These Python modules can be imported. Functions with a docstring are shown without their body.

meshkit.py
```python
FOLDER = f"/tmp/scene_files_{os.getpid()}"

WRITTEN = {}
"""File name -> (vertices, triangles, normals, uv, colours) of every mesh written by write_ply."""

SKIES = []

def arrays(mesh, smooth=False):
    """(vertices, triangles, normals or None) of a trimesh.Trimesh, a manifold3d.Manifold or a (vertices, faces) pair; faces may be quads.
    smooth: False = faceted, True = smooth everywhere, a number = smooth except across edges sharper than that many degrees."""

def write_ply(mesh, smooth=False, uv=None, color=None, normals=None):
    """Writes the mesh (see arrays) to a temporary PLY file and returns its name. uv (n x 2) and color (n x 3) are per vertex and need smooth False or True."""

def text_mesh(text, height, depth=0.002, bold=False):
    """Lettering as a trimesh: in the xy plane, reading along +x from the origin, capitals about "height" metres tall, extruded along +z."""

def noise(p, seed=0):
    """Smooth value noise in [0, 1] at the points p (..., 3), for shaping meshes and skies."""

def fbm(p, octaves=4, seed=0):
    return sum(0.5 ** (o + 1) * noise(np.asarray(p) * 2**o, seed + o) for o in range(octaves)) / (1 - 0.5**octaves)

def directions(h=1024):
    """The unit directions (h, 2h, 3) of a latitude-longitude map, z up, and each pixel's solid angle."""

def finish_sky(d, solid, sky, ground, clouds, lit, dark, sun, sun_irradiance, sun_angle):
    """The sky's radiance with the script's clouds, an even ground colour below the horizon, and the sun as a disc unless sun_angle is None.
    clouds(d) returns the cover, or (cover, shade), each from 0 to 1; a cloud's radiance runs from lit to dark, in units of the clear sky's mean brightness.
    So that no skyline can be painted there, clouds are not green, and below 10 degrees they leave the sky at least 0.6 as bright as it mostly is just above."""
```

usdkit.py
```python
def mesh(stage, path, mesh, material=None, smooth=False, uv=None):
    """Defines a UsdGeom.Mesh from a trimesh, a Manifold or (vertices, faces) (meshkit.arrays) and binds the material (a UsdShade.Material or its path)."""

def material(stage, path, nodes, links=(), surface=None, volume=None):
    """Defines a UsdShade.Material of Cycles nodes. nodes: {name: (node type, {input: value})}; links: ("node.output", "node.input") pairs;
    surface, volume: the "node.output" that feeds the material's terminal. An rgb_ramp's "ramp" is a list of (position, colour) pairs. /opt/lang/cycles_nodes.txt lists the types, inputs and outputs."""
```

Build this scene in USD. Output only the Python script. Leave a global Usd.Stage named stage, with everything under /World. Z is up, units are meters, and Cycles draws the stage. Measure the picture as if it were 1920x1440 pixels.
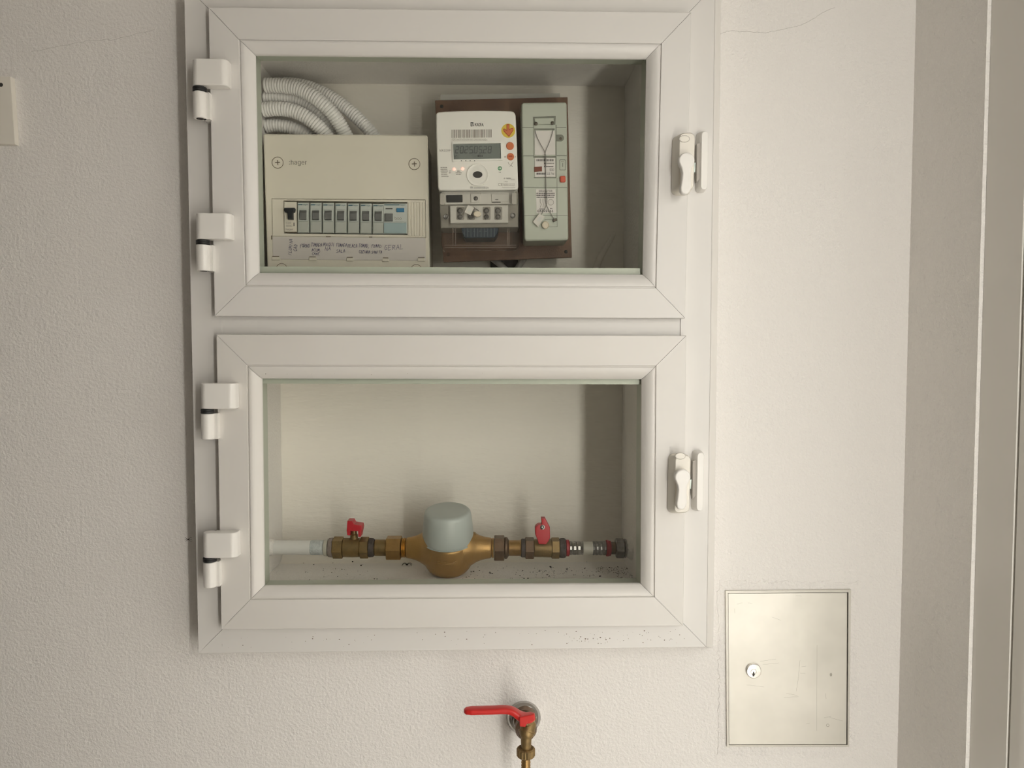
import math, random
import numpy as np, trimesh, manifold3d as m3, shapely
from shapely.geometry import Polygon
from scipy.interpolate import CubicSpline
import usdkit, meshkit
from pxr import Usd, UsdGeom, UsdLux, UsdShade, Gf, Sdf

stage = Usd.Stage.CreateInMemory()
UsdGeom.SetStageUpAxis(stage, "Z")
UsdGeom.Xform.Define(stage, "/World")
UsdGeom.Scope.Define(stage, "/World/Looks")
rng = random.Random(7)

# ------------------------------------------------------------------ camera
EYE = np.array([0.0, -1.03, 1.45])
FPX = 1442.0
YAW, PITCH, ROLL = (math.radians(a) for a in (1.494, 2.723, 0.023))
_f0 = np.array([math.sin(YAW), math.cos(YAW), 0]); _r0 = np.array([math.cos(YAW), -math.sin(YAW), 0])
FWD = _f0 * math.cos(PITCH) + np.array([0, 0, -1]) * math.sin(PITCH)
_u0 = np.cross(_r0, FWD)
RIGHT = _r0 * math.cos(ROLL) + _u0 * math.sin(ROLL)
UP = -_r0 * math.sin(ROLL) + _u0 * math.cos(ROLL)
cam = UsdGeom.Camera.Define(stage, "/World/camera")
cam.CreateHorizontalApertureAttr(36.0); cam.CreateVerticalApertureAttr(27.0)
cam.CreateFocalLengthAttr(36.0 * FPX / 1920.0)
cam.CreateClippingRangeAttr(Gf.Vec2f(0.02, 200.0))
cam.CreateExposureAttr(1.12)
cam.AddTransformOp().Set(Gf.Matrix4d(*[float(v) for v in (*RIGHT, 0, *UP, 0, *(-FWD), 0, *EYE, 1)]))

# ------------------------------------------------------------------ daylight outside the glazed door: hazy sky and sun on the terrace
sky = UsdLux.DomeLight.Define(stage, "/World/sky")
sky.CreateIntensityAttr(0.31); sky.CreateColorAttr(Gf.Vec3f(1.0, 0.97, 0.925))
sun = UsdLux.DistantLight.Define(stage, "/World/sun")
sun.CreateIntensityAttr(3.6); sun.CreateAngleAttr(0.53); sun.CreateColorAttr(Gf.Vec3f(1.0, 0.965, 0.92))
_d = np.array([-0.36, -0.10, -0.93]); _d /= np.linalg.norm(_d)     # high sun: through the glazed door onto the floor inside
_z = -_d; _x = np.cross([0, 0, 1], _z); _x /= np.linalg.norm(_x); _y = np.cross(_z, _x)
sun.AddTransformOp().Set(Gf.Matrix4d(*[float(v) for v in (*_x, 0, *_y, 0, *_z, 0, 3, -3, 6, 1)]))

# daylight through the narrow side window behind the camera, at the door end of the corridor
WIN = (0.455, 0.562, 0.20, 2.10, -1.42)           # x0, x1, z0, z1, plane
day = UsdLux.RectLight.Define(stage, "/World/side_window_daylight")
day.CreateWidthAttr(WIN[1] - WIN[0]); day.CreateHeightAttr(WIN[3] - WIN[2])
day.CreateIntensityAttr(10.0); day.CreateColorAttr(Gf.Vec3f(1.0, 0.965, 0.915))
day.AddTransformOp().Set(Gf.Matrix4d(1, 0, 0, 0, 0, 0, 1, 0, 0, -1, 0, 0, (WIN[0] + WIN[1]) / 2, WIN[4] - 0.05, (WIN[2] + WIN[3]) / 2, 1))

# ------------------------------------------------------------------ helpers: points
def ray(px, py):
    d = (px - 960.0) / FPX * RIGHT - (py - 720.0) / FPX * UP + FWD
    return d
def W(px, py, y=0.0):
    d = ray(px, py); return EYE + d * ((y - EYE[1]) / d[1])
def WZ(px, py, z):
    d = ray(px, py); return EYE + d * ((z - EYE[2]) / d[2])
def WX(px, py, x):
    d = ray(px, py); return EYE + d * ((x - EYE[0]) / d[0])
def Q(pts, y):                                   # points seen on the plane y -> (x, z)
    return np.array([W(a, b, y)[[0, 2]] for a, b in pts])
def S(y): return (y - EYE[1]) / FPX              # metres per pixel at the plane y
def rect(x0, y0, x1, y1): return [(x0, y0), (x1, y0), (x1, y1), (x0, y1)]

# ------------------------------------------------------------------ helpers: shapes
def ccw(p):
    p = np.asarray(p, float)
    a = 0.5 * np.sum(p[:, 0] * np.roll(p[:, 1], -1) - np.roll(p[:, 0], -1) * p[:, 1])
    return p if a > 0 else p[::-1]
def inset(p, d):
    if d == 0: return p
    e = np.roll(p, -1, 0) - p; e /= np.linalg.norm(e, axis=1, keepdims=True) + 1e-15
    n = np.stack([-e[:, 1], e[:, 0]], 1); n0 = np.roll(n, 1, 0)
    b = n + n0
    return p + d * b / np.maximum((b * n).sum(1, keepdims=True), 0.35)
def loft(rings, caps=(True, True), hole=None):
    """rings: [(poly (N,2) ccw seen from the front, y)] from front to back"""
    V, F, n = [], [], len(rings[0][0])
    for p, y in rings:
        V += [(a, y, b) for a, b in p]
    for k in range(len(rings) - 1):
        for i in range(n):
            j = (i + 1) % n
            a, b, c, d = k * n + i, k * n + j, (k + 1) * n + j, (k + 1) * n + i
            F += [(a, d, c), (a, c, b)]
    if caps[0]:
        F += [tuple(t) for t in m3.triangulate([np.asarray(rings[0][0], float)])]
    if caps[1]:
        o = (len(rings) - 1) * n
        F += [(t[0] + o, t[2] + o, t[1] + o) for t in m3.triangulate([np.asarray(rings[-1][0], float)])]
    return trimesh.Trimesh(np.array(V), np.array(F), process=False)
def prism(p, yf, yb, bevel=0.0, steps=1):
    p = ccw(p)
    if bevel <= 0: return loft([(p, yf), (p, yb)])
    r = []
    for k in range(steps + 1):
        a = math.pi / 2 * k / steps
        r.append((inset(p, bevel * (1 - math.sin(a))), yf + bevel * (1 - math.cos(a))))
    return loft(r + [(p, yb)])
def PP(pts, yf, yb, bevel=0.0, steps=1, r=0.0):  # prism from pixels measured at its front
    p = Q(pts, yf)
    if r: p = rpoly(p, r)
    return prism(p, yf, yb, bevel, steps)
def rpoly(p, r, q=5):
    g = Polygon(ccw(p)).buffer(-r, join_style=2).buffer(r, quad_segs=q)
    return ccw(np.array(g.exterior.coords)[:-1])
def holed(outer, holes, yf, yb):
    ps = [ccw(outer)] + [ccw(h)[::-1] for h in holes]
    t = m3.triangulate([np.asarray(p, float) for p in ps])
    allp = np.vstack(ps); n = len(allp)
    V = np.vstack([np.c_[allp[:, 0], np.full(n, yf), allp[:, 1]], np.c_[allp[:, 0], np.full(n, yb), allp[:, 1]]])
    F = [tuple(x) for x in t] + [(x[0] + n, x[2] + n, x[1] + n) for x in t]
    o = 0
    for p in ps:
        for i in range(len(p)):
            a, b = o + i, o + (i + 1) % len(p)
            F += [(a, a + n, b + n), (a, b + n, b)]
        o += len(p)
    return trimesh.Trimesh(V, np.array(F), process=False)
def box(x0, x1, y0, y1, z0, z1):
    b = trimesh.creation.box([x1 - x0, y1 - y0, z1 - z0]); b.apply_translation([(x0 + x1) / 2, (y0 + y1) / 2, (z0 + z1) / 2]); return b
def cat(*m): return trimesh.util.concatenate([x for x in m if x is not None])
def circ(c, r, n=28, ry=None):
    a = np.arange(n) * 2 * math.pi / n
    return np.c_[c[0] + r * np.cos(a), c[1] + (ry or r) * np.sin(a)]
def C(px, py, rpx, y, n=28, ry=None):
    c = W(px, py, y)[[0, 2]]; return circ(c, rpx * S(y), n, ry * S(y) if ry else None)
def frame_of(d):
    d = np.asarray(d, float) / np.linalg.norm(d)
    a = np.cross(d, [0, 0, 1.0] if abs(d[2]) < 0.9 else [1.0, 0, 0]); a /= np.linalg.norm(a)
    return d, a, np.cross(d, a)
def lathe(o, d, prof, n=32, turn=0.0):
    """prof: [(t along d, radius)]; closed at both ends"""
    d, a, b = frame_of(d); o = np.asarray(o, float)
    V, F = [], []
    for t, r in prof:
        for k in range(n):
            w = 2 * math.pi * k / n + turn
            V.append(o + d * t + max(r, 1e-6) * (a * math.cos(w) + b * math.sin(w)))
    for i in range(len(prof) - 1):
        for k in range(n):
            k2 = (k + 1) % n
            F += [(i * n + k, i * n + k2, (i + 1) * n + k2), (i * n + k, (i + 1) * n + k2, (i + 1) * n + k)]
    s = len(V); V += [o + d * prof[0][0], o + d * prof[-1][0]]
    e = (len(prof) - 1) * n
    for k in range(n):
        F += [(s, (k + 1) % n, k), (s + 1, e + k, e + (k + 1) % n)]
    m = trimesh.Trimesh(np.array(V), np.array(F), process=False)
    if m.volume < 0: m.invert()
    return m
def hexa(o, d, t0, t1, r, ch=0.0012, turn=0.0, n=6):
    return lathe(o, d, [(t0, r - ch), (t0 + ch * 0.6, r), (t1 - ch * 0.6, r), (t1, r - ch)], n, turn)
def spline(pts, n=60):
    pts = np.asarray(pts, float); t = np.r_[0, np.cumsum(np.linalg.norm(np.diff(pts, axis=0), axis=1))]
    return CubicSpline(t, pts)(np.linspace(0, t[-1], n))
def tube(P, r, n=10, flat=1.0):
    P = np.asarray(P, float); r = np.broadcast_to(r, (len(P),))
    t = np.gradient(P, axis=0); t /= np.linalg.norm(t, axis=1, keepdims=True)
    _, a, _ = frame_of(t[0]); V, F = [], []
    for i in range(len(P)):
        a = a - t[i] * (a @ t[i]); a /= np.linalg.norm(a); b = np.cross(t[i], a)
        for k in range(n):
            w = 2 * math.pi * k / n
            V.append(P[i] + r[i] * (a * math.cos(w) + flat * b * math.sin(w)))
    for i in range(len(P) - 1):
        for k in range(n):
            k2 = (k + 1) % n
            F += [(i * n + k, i * n + k2, (i + 1) * n + k2), (i * n + k, (i + 1) * n + k2, (i + 1) * n + k)]
    s = len(V); V += [P[0], P[-1]]; e = (len(P) - 1) * n
    for k in range(n):
        F += [(s, (k + 1) % n, k), (s + 1, e + k, e + (k + 1) % n)]
    m = trimesh.Trimesh(np.array(V), np.array(F), process=False)
    if m.volume < 0: m.invert()
    return m
def manifold(m):
    m = m.copy(); m.merge_vertices()
    return m3.Manifold(m3.Mesh(np.asarray(m.vertices, np.float32), np.asarray(m.faces, np.uint32)))
def unmanifold(x):
    a = x.to_mesh(); return trimesh.Trimesh(a.vert_properties[:, :3], a.tri_verts, process=False)
def strokes(lines, w, y, th=0.0002):
    """flat pen strokes: polylines in (x, z) on the plane y"""
    out = []
    for L in lines:
        L = np.asarray(L, float)
        if len(L) == 1: L = np.vstack([L, L + [w, 0]])
        g = shapely.LineString(L).buffer(w / 2, quad_segs=2)
        for q in getattr(g, "geoms", [g]):
            ext = ccw(np.array(q.exterior.coords)[:-1])
            out.append(holed(ext, [np.array(h.coords)[:-1] for h in q.interiors], y - th, y))
    return cat(*out)
def bars(rects, y, th=0.0002):                   # printed bars given in pixels on the plane y
    return cat(*[prism(Q(rect(*r), y), y - th, y) for r in rects])
def lettering(txt, px, py, hpx, y, wpx=None, bold=False, rot=0.0, th=0.0002, slant=0.0):
    """printed letters: left end of the base line at the pixel, capitals hpx high, wpx wide"""
    t = meshkit.text_mesh(txt, hpx * S(y), th, bold)
    v = np.array(t.vertices); x0, x1 = v[:, 0].min(), v[:, 0].max()
    v[:, 0] -= x0
    if wpx: v[:, 0] *= wpx * S(y) / max(x1 - x0, 1e-9)
    v[:, 0] += slant * v[:, 1]
    c, s = math.cos(math.radians(rot)), math.sin(math.radians(rot))
    o = W(px, py, y)
    w = np.c_[o[0] + c * v[:, 0] - s * v[:, 1], y - v[:, 2], o[2] + s * v[:, 0] + c * v[:, 1]]
    return trimesh.Trimesh(w, t.faces, process=False)

# ------------------------------------------------------------------ helpers: scene
ORIGIN = {}
def numbered(parent, name):
    p, k = f"{parent}/{name}", 0
    while stage.GetPrimAtPath(p):
        k += 1; p = f"{parent}/{name}_{k:03d}"
    return p
def setd(prim, **kw):
    for k, v in kw.items():
        if v: prim.SetCustomDataByKey(k, v)
def thing(name, label, category, at, group=None, kind=None):
    p = numbered("/World", name); x = UsdGeom.Xform.Define(stage, p)
    at = np.asarray(at, float); x.AddTranslateOp().Set(Gf.Vec3d(*map(float, at)))
    ORIGIN[p] = at; setd(x.GetPrim(), label=label, category=category, group=group, kind=kind)
    return p
def part(name, mesh, look, parent, smooth=30, label=None, kind=None):
    p = numbered(parent, name)
    root = "/".join(p.split("/")[:3])
    if isinstance(mesh, m3.Manifold): mesh = unmanifold(mesh)
    m = mesh.copy(); m.apply_translation(-ORIGIN.get(root, np.zeros(3)))
    g = usdkit.mesh(stage, p, m, LOOK[look], smooth=smooth)
    setd(g.GetPrim(), label=label, kind=kind)
    return p
def solo(name, mesh, look, label=None, category=None, smooth=30, group=None, kind=None):
    p = numbered("/World", name); c = np.asarray(mesh.bounds.mean(0))
    if kind == "structure": c = np.zeros(3)
    m = mesh.copy(); m.apply_translation(-c); ORIGIN[p] = c
    g = usdkit.mesh(stage, p, m, LOOK[look], smooth=smooth); g.AddTranslateOp().Set(Gf.Vec3d(*map(float, c)))
    setd(g.GetPrim(), label=label, category=category, group=group, kind=kind)
    return p
def copy_of(src, name, label, shift, group=None):
    p = numbered("/World", name); x = UsdGeom.Xform.Define(stage, p)
    x.GetPrim().GetReferences().AddInternalReference(src)
    at = ORIGIN[src] + np.asarray(shift, float)
    UsdGeom.XformCommonAPI(x).SetTranslate(Gf.Vec3d(*map(float, at)))
    x.GetPrim().SetInstanceable(True); ORIGIN[p] = at
    setd(x.GetPrim(), label=label, category=stage.GetPrimAtPath(src).GetCustomDataByKey("category"), group=group)
    return p

# ------------------------------------------------------------------ looks
LOOK = {}
def look(name, base, rough=0.5, metal=0.0, spec=0.5, var=None, bump=None, bump2=None, extra=None, specks=None):
    """var: (scale, second colour, sharpness) mottling; bump: (scale, strength, metres, detail); specks: (scale, colour, size)"""
    n = {"p": ("principled_bsdf", {"base_color": base, "roughness": rough, "metallic": metal, "specular_ior_level": spec, **(extra or {})}), "g": ("geometry", {})}
    L = []
    if var:
        sc, col2, sharp = var[:3]
        n["vm"] = ("mapping", {"scale": var[3] if len(var) > 3 else (1, 1, 1)})
        n["vn"] = ("noise_texture", {"scale": sc, "detail": 4.0, "roughness": 0.6})
        n["vr"] = ("map_range", {"from_min": 0.5 - sharp, "from_max": 0.5 + sharp, "clamp": True})
        n["vx"] = ("mix_color", {"a": base, "b": col2})
        L += [("g.position", "vm.vector"), ("vm.vector", "vn.vector"), ("vn.fac", "vr.value"), ("vr.result", "vx.fac")]
        last = "vx.result"
        if specks:
            n["kv"] = ("voronoi_texture", {"scale": specks[0]})
            n["km"] = ("math", {"math_type": "less_than", "value2": specks[2]})
            n["kx"] = ("mix_color", {"b": specks[1]})
            L += [("g.position", "kv.vector"), ("kv.distance", "km.value1"), ("km.value", "kx.fac"), (last, "kx.a")]
            last = "kx.result"
        L.append((last, "p.base_color"))
    prev = None
    for tag, b in (("b", bump), ("c", bump2)):
        if b:
            n[tag + "m"] = ("mapping", {"scale": b[4] if len(b) > 4 else (1, 1, 1)})
            n[tag + "n"] = ("noise_texture", {"scale": b[0], "detail": b[3] if len(b) > 3 else 3.0, "roughness": 0.55})
            n[tag] = ("bump", {"strength": b[1], "distance": b[2]})
            L += [("g.position", tag + "m.vector"), (tag + "m.vector", tag + "n.vector"), (tag + "n.fac", tag + ".height")]
            if prev: L.append((prev + ".normal", tag + ".normal"))
            prev = tag
    if prev: L.append((prev + ".normal", "p.normal"))
    LOOK[name] = usdkit.material(stage, f"/World/Looks/{name}", n, L, surface="p.BSDF")
def pane_look(name, tint, r0=0.04, gloss=1.0, rough=0.0):
    """a pane: clear, with a Schlick mirror on each face (the fresnel node would mirror totally on the way out of the slab)"""
    LOOK[name] = usdkit.material(stage, f"/World/Looks/{name}", {
        "t": ("transparent_bsdf", {"color": tint}), "s": ("glossy_bsdf", {"color": (gloss,) * 3, "roughness": rough}),
        "w": ("layer_weight", {"blend": 0.5}), "e": ("math", {"math_type": "power", "value2": 5.0}),
        "f": ("math", {"math_type": "multiply_add", "value2": 1 - r0, "value3": r0}), "m": ("mix_closure", {})},
        [("w.facing", "e.value1"), ("e.value", "f.value1"), ("f.value", "m.fac"), ("t.BSDF", "m.closure1"), ("s.BSDF", "m.closure2")], surface="m.closure")

PAINT = (0.81, 0.78, 0.745)
look("wall_paint", PAINT, 0.85, spec=0.25, bump=(250, 0.7, 0.0022, 3), bump2=(38, 0.25, 0.004, 2))
look("plaster_rough", PAINT, 0.85, spec=0.25, bump=(260, 0.9, 0.0022, 4), bump2=(60, 0.5, 0.006, 2))
look("reveal_paint", (0.90, 0.872, 0.83), 0.8, spec=0.3, bump=(150, 0.9, 0.0035, 3), bump2=(30, 0.7, 0.010, 2))
look("niche_paint", (0.84, 0.80, 0.73), 0.8, spec=0.3, bump=(120, 0.7, 0.0024, 3, (0.3, 1, 1)), bump2=(25, 0.35, 0.004, 2))
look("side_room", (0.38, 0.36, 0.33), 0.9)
look("ceiling_paint", (0.84, 0.815, 0.785), 0.9)
look("floor_tile", (0.56, 0.52, 0.46), 0.4, var=(6, (0.50, 0.46, 0.41), 0.2))
look("terrace_stone", (0.56, 0.525, 0.47), 0.8, var=(3, (0.50, 0.465, 0.41), 0.25))
look("upvc", (0.715, 0.692, 0.66), 0.38, spec=0.32)
look("upvc_dusty", (0.715, 0.69, 0.655), 0.44, var=(9, (0.69, 0.66, 0.615), 0.3))
look("upvc_door", (0.80, 0.772, 0.715), 0.35)
look("plastic_white", (0.80, 0.775, 0.735), 0.35)
look("plastic_aged", (0.78, 0.74, 0.66), 0.4)
look("gap_dark", (0.05, 0.045, 0.04), 0.8)
look("rubber_black", (0.012, 0.012, 0.012), 0.55)
look("seal_green", (0.50, 0.53, 0.45), 0.4)
look("joint_grey", (0.40, 0.37, 0.33), 0.8)
look("conduit", (0.80, 0.785, 0.76), 0.5)
look("board_cream", (0.79, 0.745, 0.645), 0.42, var=(7, (0.76, 0.71, 0.605), 0.3))
look("board_side", (0.52, 0.48, 0.40), 0.5)
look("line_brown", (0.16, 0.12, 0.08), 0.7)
look("logo_grey", (0.27, 0.25, 0.21), 0.6)
look("breaker_grey", (0.56, 0.585, 0.55), 0.45)
look("breaker_lid", (0.49, 0.505, 0.46), 0.45)
look("toggle_grey", (0.165, 0.165, 0.16), 0.5)
look("print_teal", (0.05, 0.12, 0.15), 0.6)
look("print_pale", (0.62, 0.62, 0.58), 0.6)
look("switch_blue", (0.36, 0.46, 0.47), 0.4)
look("button_blue", (0.05, 0.20, 0.36), 0.4)
look("handle_black", (0.02, 0.022, 0.025), 0.45)
look("paper_strip", (0.68, 0.635, 0.60), 0.6)
look("ink_blue", (0.07, 0.06, 0.14), 0.7)
look("hardboard", (0.215, 0.120, 0.072), 0.6, var=(28, (0.125, 0.070, 0.046), 0.22), bump=(400, 0.3, 0.001, 3))
look("mount_grey", (0.50, 0.49, 0.45), 0.6)
look("meter_white", (0.83, 0.805, 0.755), 0.4)
look("meter_bezel", (0.86, 0.845, 0.80), 0.35)
look("meter_grey", (0.40, 0.375, 0.33), 0.5)
look("lcd", (0.19, 0.21, 0.195), 0.25)
look("lcd_segment", (0.085, 0.09, 0.09), 0.4)
look("print_black", (0.045, 0.04, 0.038), 0.7)
look("print_grey", (0.30, 0.27, 0.24), 0.7)
look("print_red", (0.42, 0.06, 0.02), 0.6)
look("sticker_yellow", (0.72, 0.52, 0.06), 0.5)
look("button_orange", (0.62, 0.17, 0.06), 0.45)
look("button_red", (0.62, 0.09, 0.04), 0.4)
look("icon_green", (0.02, 0.26, 0.08), 0.5)
look("port_dark", (0.04, 0.036, 0.035), 0.35)
look("window_red", (0.20, 0.06, 0.035), 0.25)
look("brown_metal", (0.13, 0.11, 0.085), 0.5, metal=0.4)
look("limiter_green", (0.50, 0.525, 0.445), 0.42)
look("limiter_groove", (0.21, 0.215, 0.175), 0.6)
look("limiter_plate", (0.70, 0.665, 0.63), 0.45)
look("seal_paper", (0.66, 0.63, 0.575), 0.6)
look("seal_disc", (0.70, 0.62, 0.49), 0.5)
look("wire_grey", (0.17, 0.16, 0.15), 0.4, metal=0.6)
look("seal_wire", (0.27, 0.255, 0.235), 0.5, metal=0.3)
look("cover_ridge", (0.26, 0.20, 0.165), 0.3)
look("terminal_blue", (0.022, 0.045, 0.075), 0.4)
look("terminal_line", (0.16, 0.20, 0.22), 0.5)
look("cable_grey", (0.42, 0.40, 0.37), 0.5)
look("brass", (0.42, 0.26, 0.092), 0.36, metal=0.75, var=(60, (0.25, 0.145, 0.06), 0.25), bump=(700, 0.25, 0.0006, 2))
look("brass_bright", (0.60, 0.36, 0.11), 0.28, metal=0.9)
look("brass_dull", (0.30, 0.20, 0.08), 0.45, metal=0.6, var=(90, (0.19, 0.13, 0.058), 0.2), bump=(500, 0.25, 0.0006, 2))
look("brass_brown", (0.19, 0.115, 0.065), 0.5, metal=0.5, var=(70, (0.12, 0.08, 0.05), 0.2), bump=(500, 0.25, 0.0006, 2))
look("bronze", (0.47, 0.285, 0.098), 0.40, metal=0.6, var=(45, (0.37, 0.22, 0.08), 0.3), bump=(650, 0.3, 0.0007, 3))
look("cap_grey", (0.43, 0.465, 0.44), 0.34)
look("red_plastic", (0.50, 0.022, 0.032), 0.4)
look("red_lever", (0.58, 0.022, 0.018), 0.33, spec=0.5)
look("red_ring", (0.36, 0.02, 0.025), 0.45)
look("steel", (0.46, 0.45, 0.43), 0.3, metal=0.95, var=(120, (0.30, 0.29, 0.27), 0.2))
look("steel_dull", (0.30, 0.29, 0.275), 0.42, metal=0.8, var=(150, (0.18, 0.17, 0.16), 0.2))
look("chrome", (0.50, 0.485, 0.465), 0.10, metal=1.0)
look("black_joint", (0.045, 0.035, 0.030), 0.7, var=(300, (0.10, 0.08, 0.07), 0.2))
look("hemp_grey", (0.30, 0.25, 0.22), 0.85, var=(200, (0.20, 0.16, 0.14), 0.2))
look("pipe_paint", (0.74, 0.73, 0.70), 0.5, bump=(150, 0.3, 0.001, 2))
look("pipe_tape", (0.60, 0.63, 0.62), 0.7, var=(160, (0.48, 0.51, 0.51), 0.15), bump=(300, 0.8, 0.002, 3))
look("pipe_white", (0.52, 0.50, 0.43), 0.45)
look("panel_steel", (0.66, 0.635, 0.575), 0.46, metal=0.7, var=(9, (0.57, 0.55, 0.495), 0.18), bump=(14, 0.10, 0.004, 2))
look("scratch", (0.40, 0.38, 0.33), 0.6, metal=0.3)
look("panel_rim", (0.60, 0.575, 0.515), 0.4, metal=0.3)
look("lock_bright", (0.92, 0.90, 0.85), 0.22, metal=0.8)
look("dirt", (0.035, 0.026, 0.020), 0.9)
look("dirt_brown", (0.13, 0.095, 0.065), 0.9)
look("bolt_metal", (0.42, 0.48, 0.44), 0.3, metal=0.6)
pane_look("cabinet_glass", (0.99, 0.993, 0.98), 0.012)
pane_look("door_glass", (0.985, 0.99, 0.985), 0.035)
pane_look("clear_plastic", (0.93, 0.92, 0.90), 0.04, rough=0.06)
LOOK["led_red"] = usdkit.material(stage, "/World/Looks/led_red", {"p": ("principled_bsdf", {"base_color": (0.7, 0.4, 0.35), "roughness": 0.3, "emission_color": (1.0, 0.42, 0.33), "emission_strength": 0.55})}, [], surface="p.BSDF")

# ------------------------------------------------------------------ room
XC = W(1700, 720, 0)[0]                           # the inner corner on the right
NX0, NX1 = -0.328, 0.205                          # recess in the wall
NB = 0.17
NZ0 = W(900, 1047.5, NB)[2]; NZ1 = W(640, 157, NB)[2]
XL, YF, ZC = -3.2, -1.42, 2.40
hole = np.array([(NX0, NZ0), (NX1, NZ0), (NX1, NZ1), (NX0, NZ1)])
outer = np.array([(XL, 0), (XC, 0), (XC, ZC), (XL, ZC)])
wall = solo("wall_back", holed(outer, [hole], 0.0, NB), "wall_paint", kind="structure", label="white stuccoed wall with the meter recess behind the glazed doors", smooth=False)
part("recess_back", box(NX0 - 0.03, NX1 + 0.03, NB + 0.0002, NB + 0.06, NZ0 - 0.03, NZ1 + 0.03), "niche_paint", wall, False)
CR = 0.022                                        # rounded cement fillet along the foot of the recess
ang = np.linspace(0, math.pi / 2, 9)
cv_ = [(NB, NZ0), (NB, NZ0 + CR)] + [(NB - CR + CR * math.cos(a), NZ0 + CR - CR * math.sin(a)) for a in ang[1:-1]] + [(NB - CR, NZ0)]
fil = trimesh.creation.extrude_polygon(Polygon(cv_), NX1 - NX0 - 0.0006, engine="earcut")
fil.vertices = np.c_[fil.vertices[:, 2] + NX0 + 0.0003, fil.vertices[:, 0], fil.vertices[:, 1]]; fil.fix_normals()
part("recess_fillet", fil, "niche_paint", wall, 40)
zs = W(850, 610, 0.0)[2]
part("recess_shelf", box(NX0 + 0.0003, NX1 - 0.0003, -0.012, NB - 0.0003, zs - 0.013, zs + 0.013), "niche_paint", wall, False)
solo("floor", box(XL - 0.1, XC + 0.12, YF - 0.1, 0.2, -0.1, 0.0), "floor_tile", kind="structure", smooth=False)
solo("ceiling", box(XL - 0.1, XC + 0.12, YF - 0.1, 0.2, ZC, ZC + 0.1), "ceiling_paint", kind="structure", smooth=False)
solo("wall_left", box(XL - 0.1, XL, YF, 0.0, 0, ZC), "wall_paint", kind="structure", smooth=False)
wf = np.array([(XL - 0.1, 0), (XC + 0.12, 0), (XC + 0.12, ZC), (XL - 0.1, ZC)])
solo("wall_front", holed(wf, [rect(WIN[0], WIN[2], WIN[1], WIN[3]), rect(-2.0, 0.002, -0.22, 2.08)], YF - 0.1, YF), "wall_paint", kind="structure", smooth=False)
# the unlit room behind the open doorway opposite the cabinet
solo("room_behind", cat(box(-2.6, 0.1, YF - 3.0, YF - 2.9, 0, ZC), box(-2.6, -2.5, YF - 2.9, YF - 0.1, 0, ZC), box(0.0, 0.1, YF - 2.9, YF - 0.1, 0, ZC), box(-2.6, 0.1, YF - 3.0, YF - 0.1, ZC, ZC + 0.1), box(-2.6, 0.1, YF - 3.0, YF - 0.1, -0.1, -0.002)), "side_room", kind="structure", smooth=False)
wn = thing("window_1", "narrow white side window behind the camera", "window", (WIN[0], YF, WIN[2]), kind="structure")
part("window_frame", holed(np.array(rect(WIN[0] + 0.0005, WIN[2] + 0.0005, WIN[1] - 0.0005, WIN[3] - 0.0005)), [rect(WIN[0] + 0.006, WIN[2] + 0.02, WIN[1] - 0.006, WIN[3] - 0.02)], YF - 0.04, YF - 0.005), "upvc_door", wn, False)
part("glass_pane", box(WIN[0] + 0.004, WIN[1] - 0.004, YF - 0.025, YF - 0.021, WIN[2] + 0.018, WIN[3] - 0.018), "door_glass", wn, False)
YD0 = WX(1831, 720, XC)[1]                        # near end of the plastered return beside the door
YD1 = YD0 - 1.06; ZD = 2.06; WT = 0.13
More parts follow.
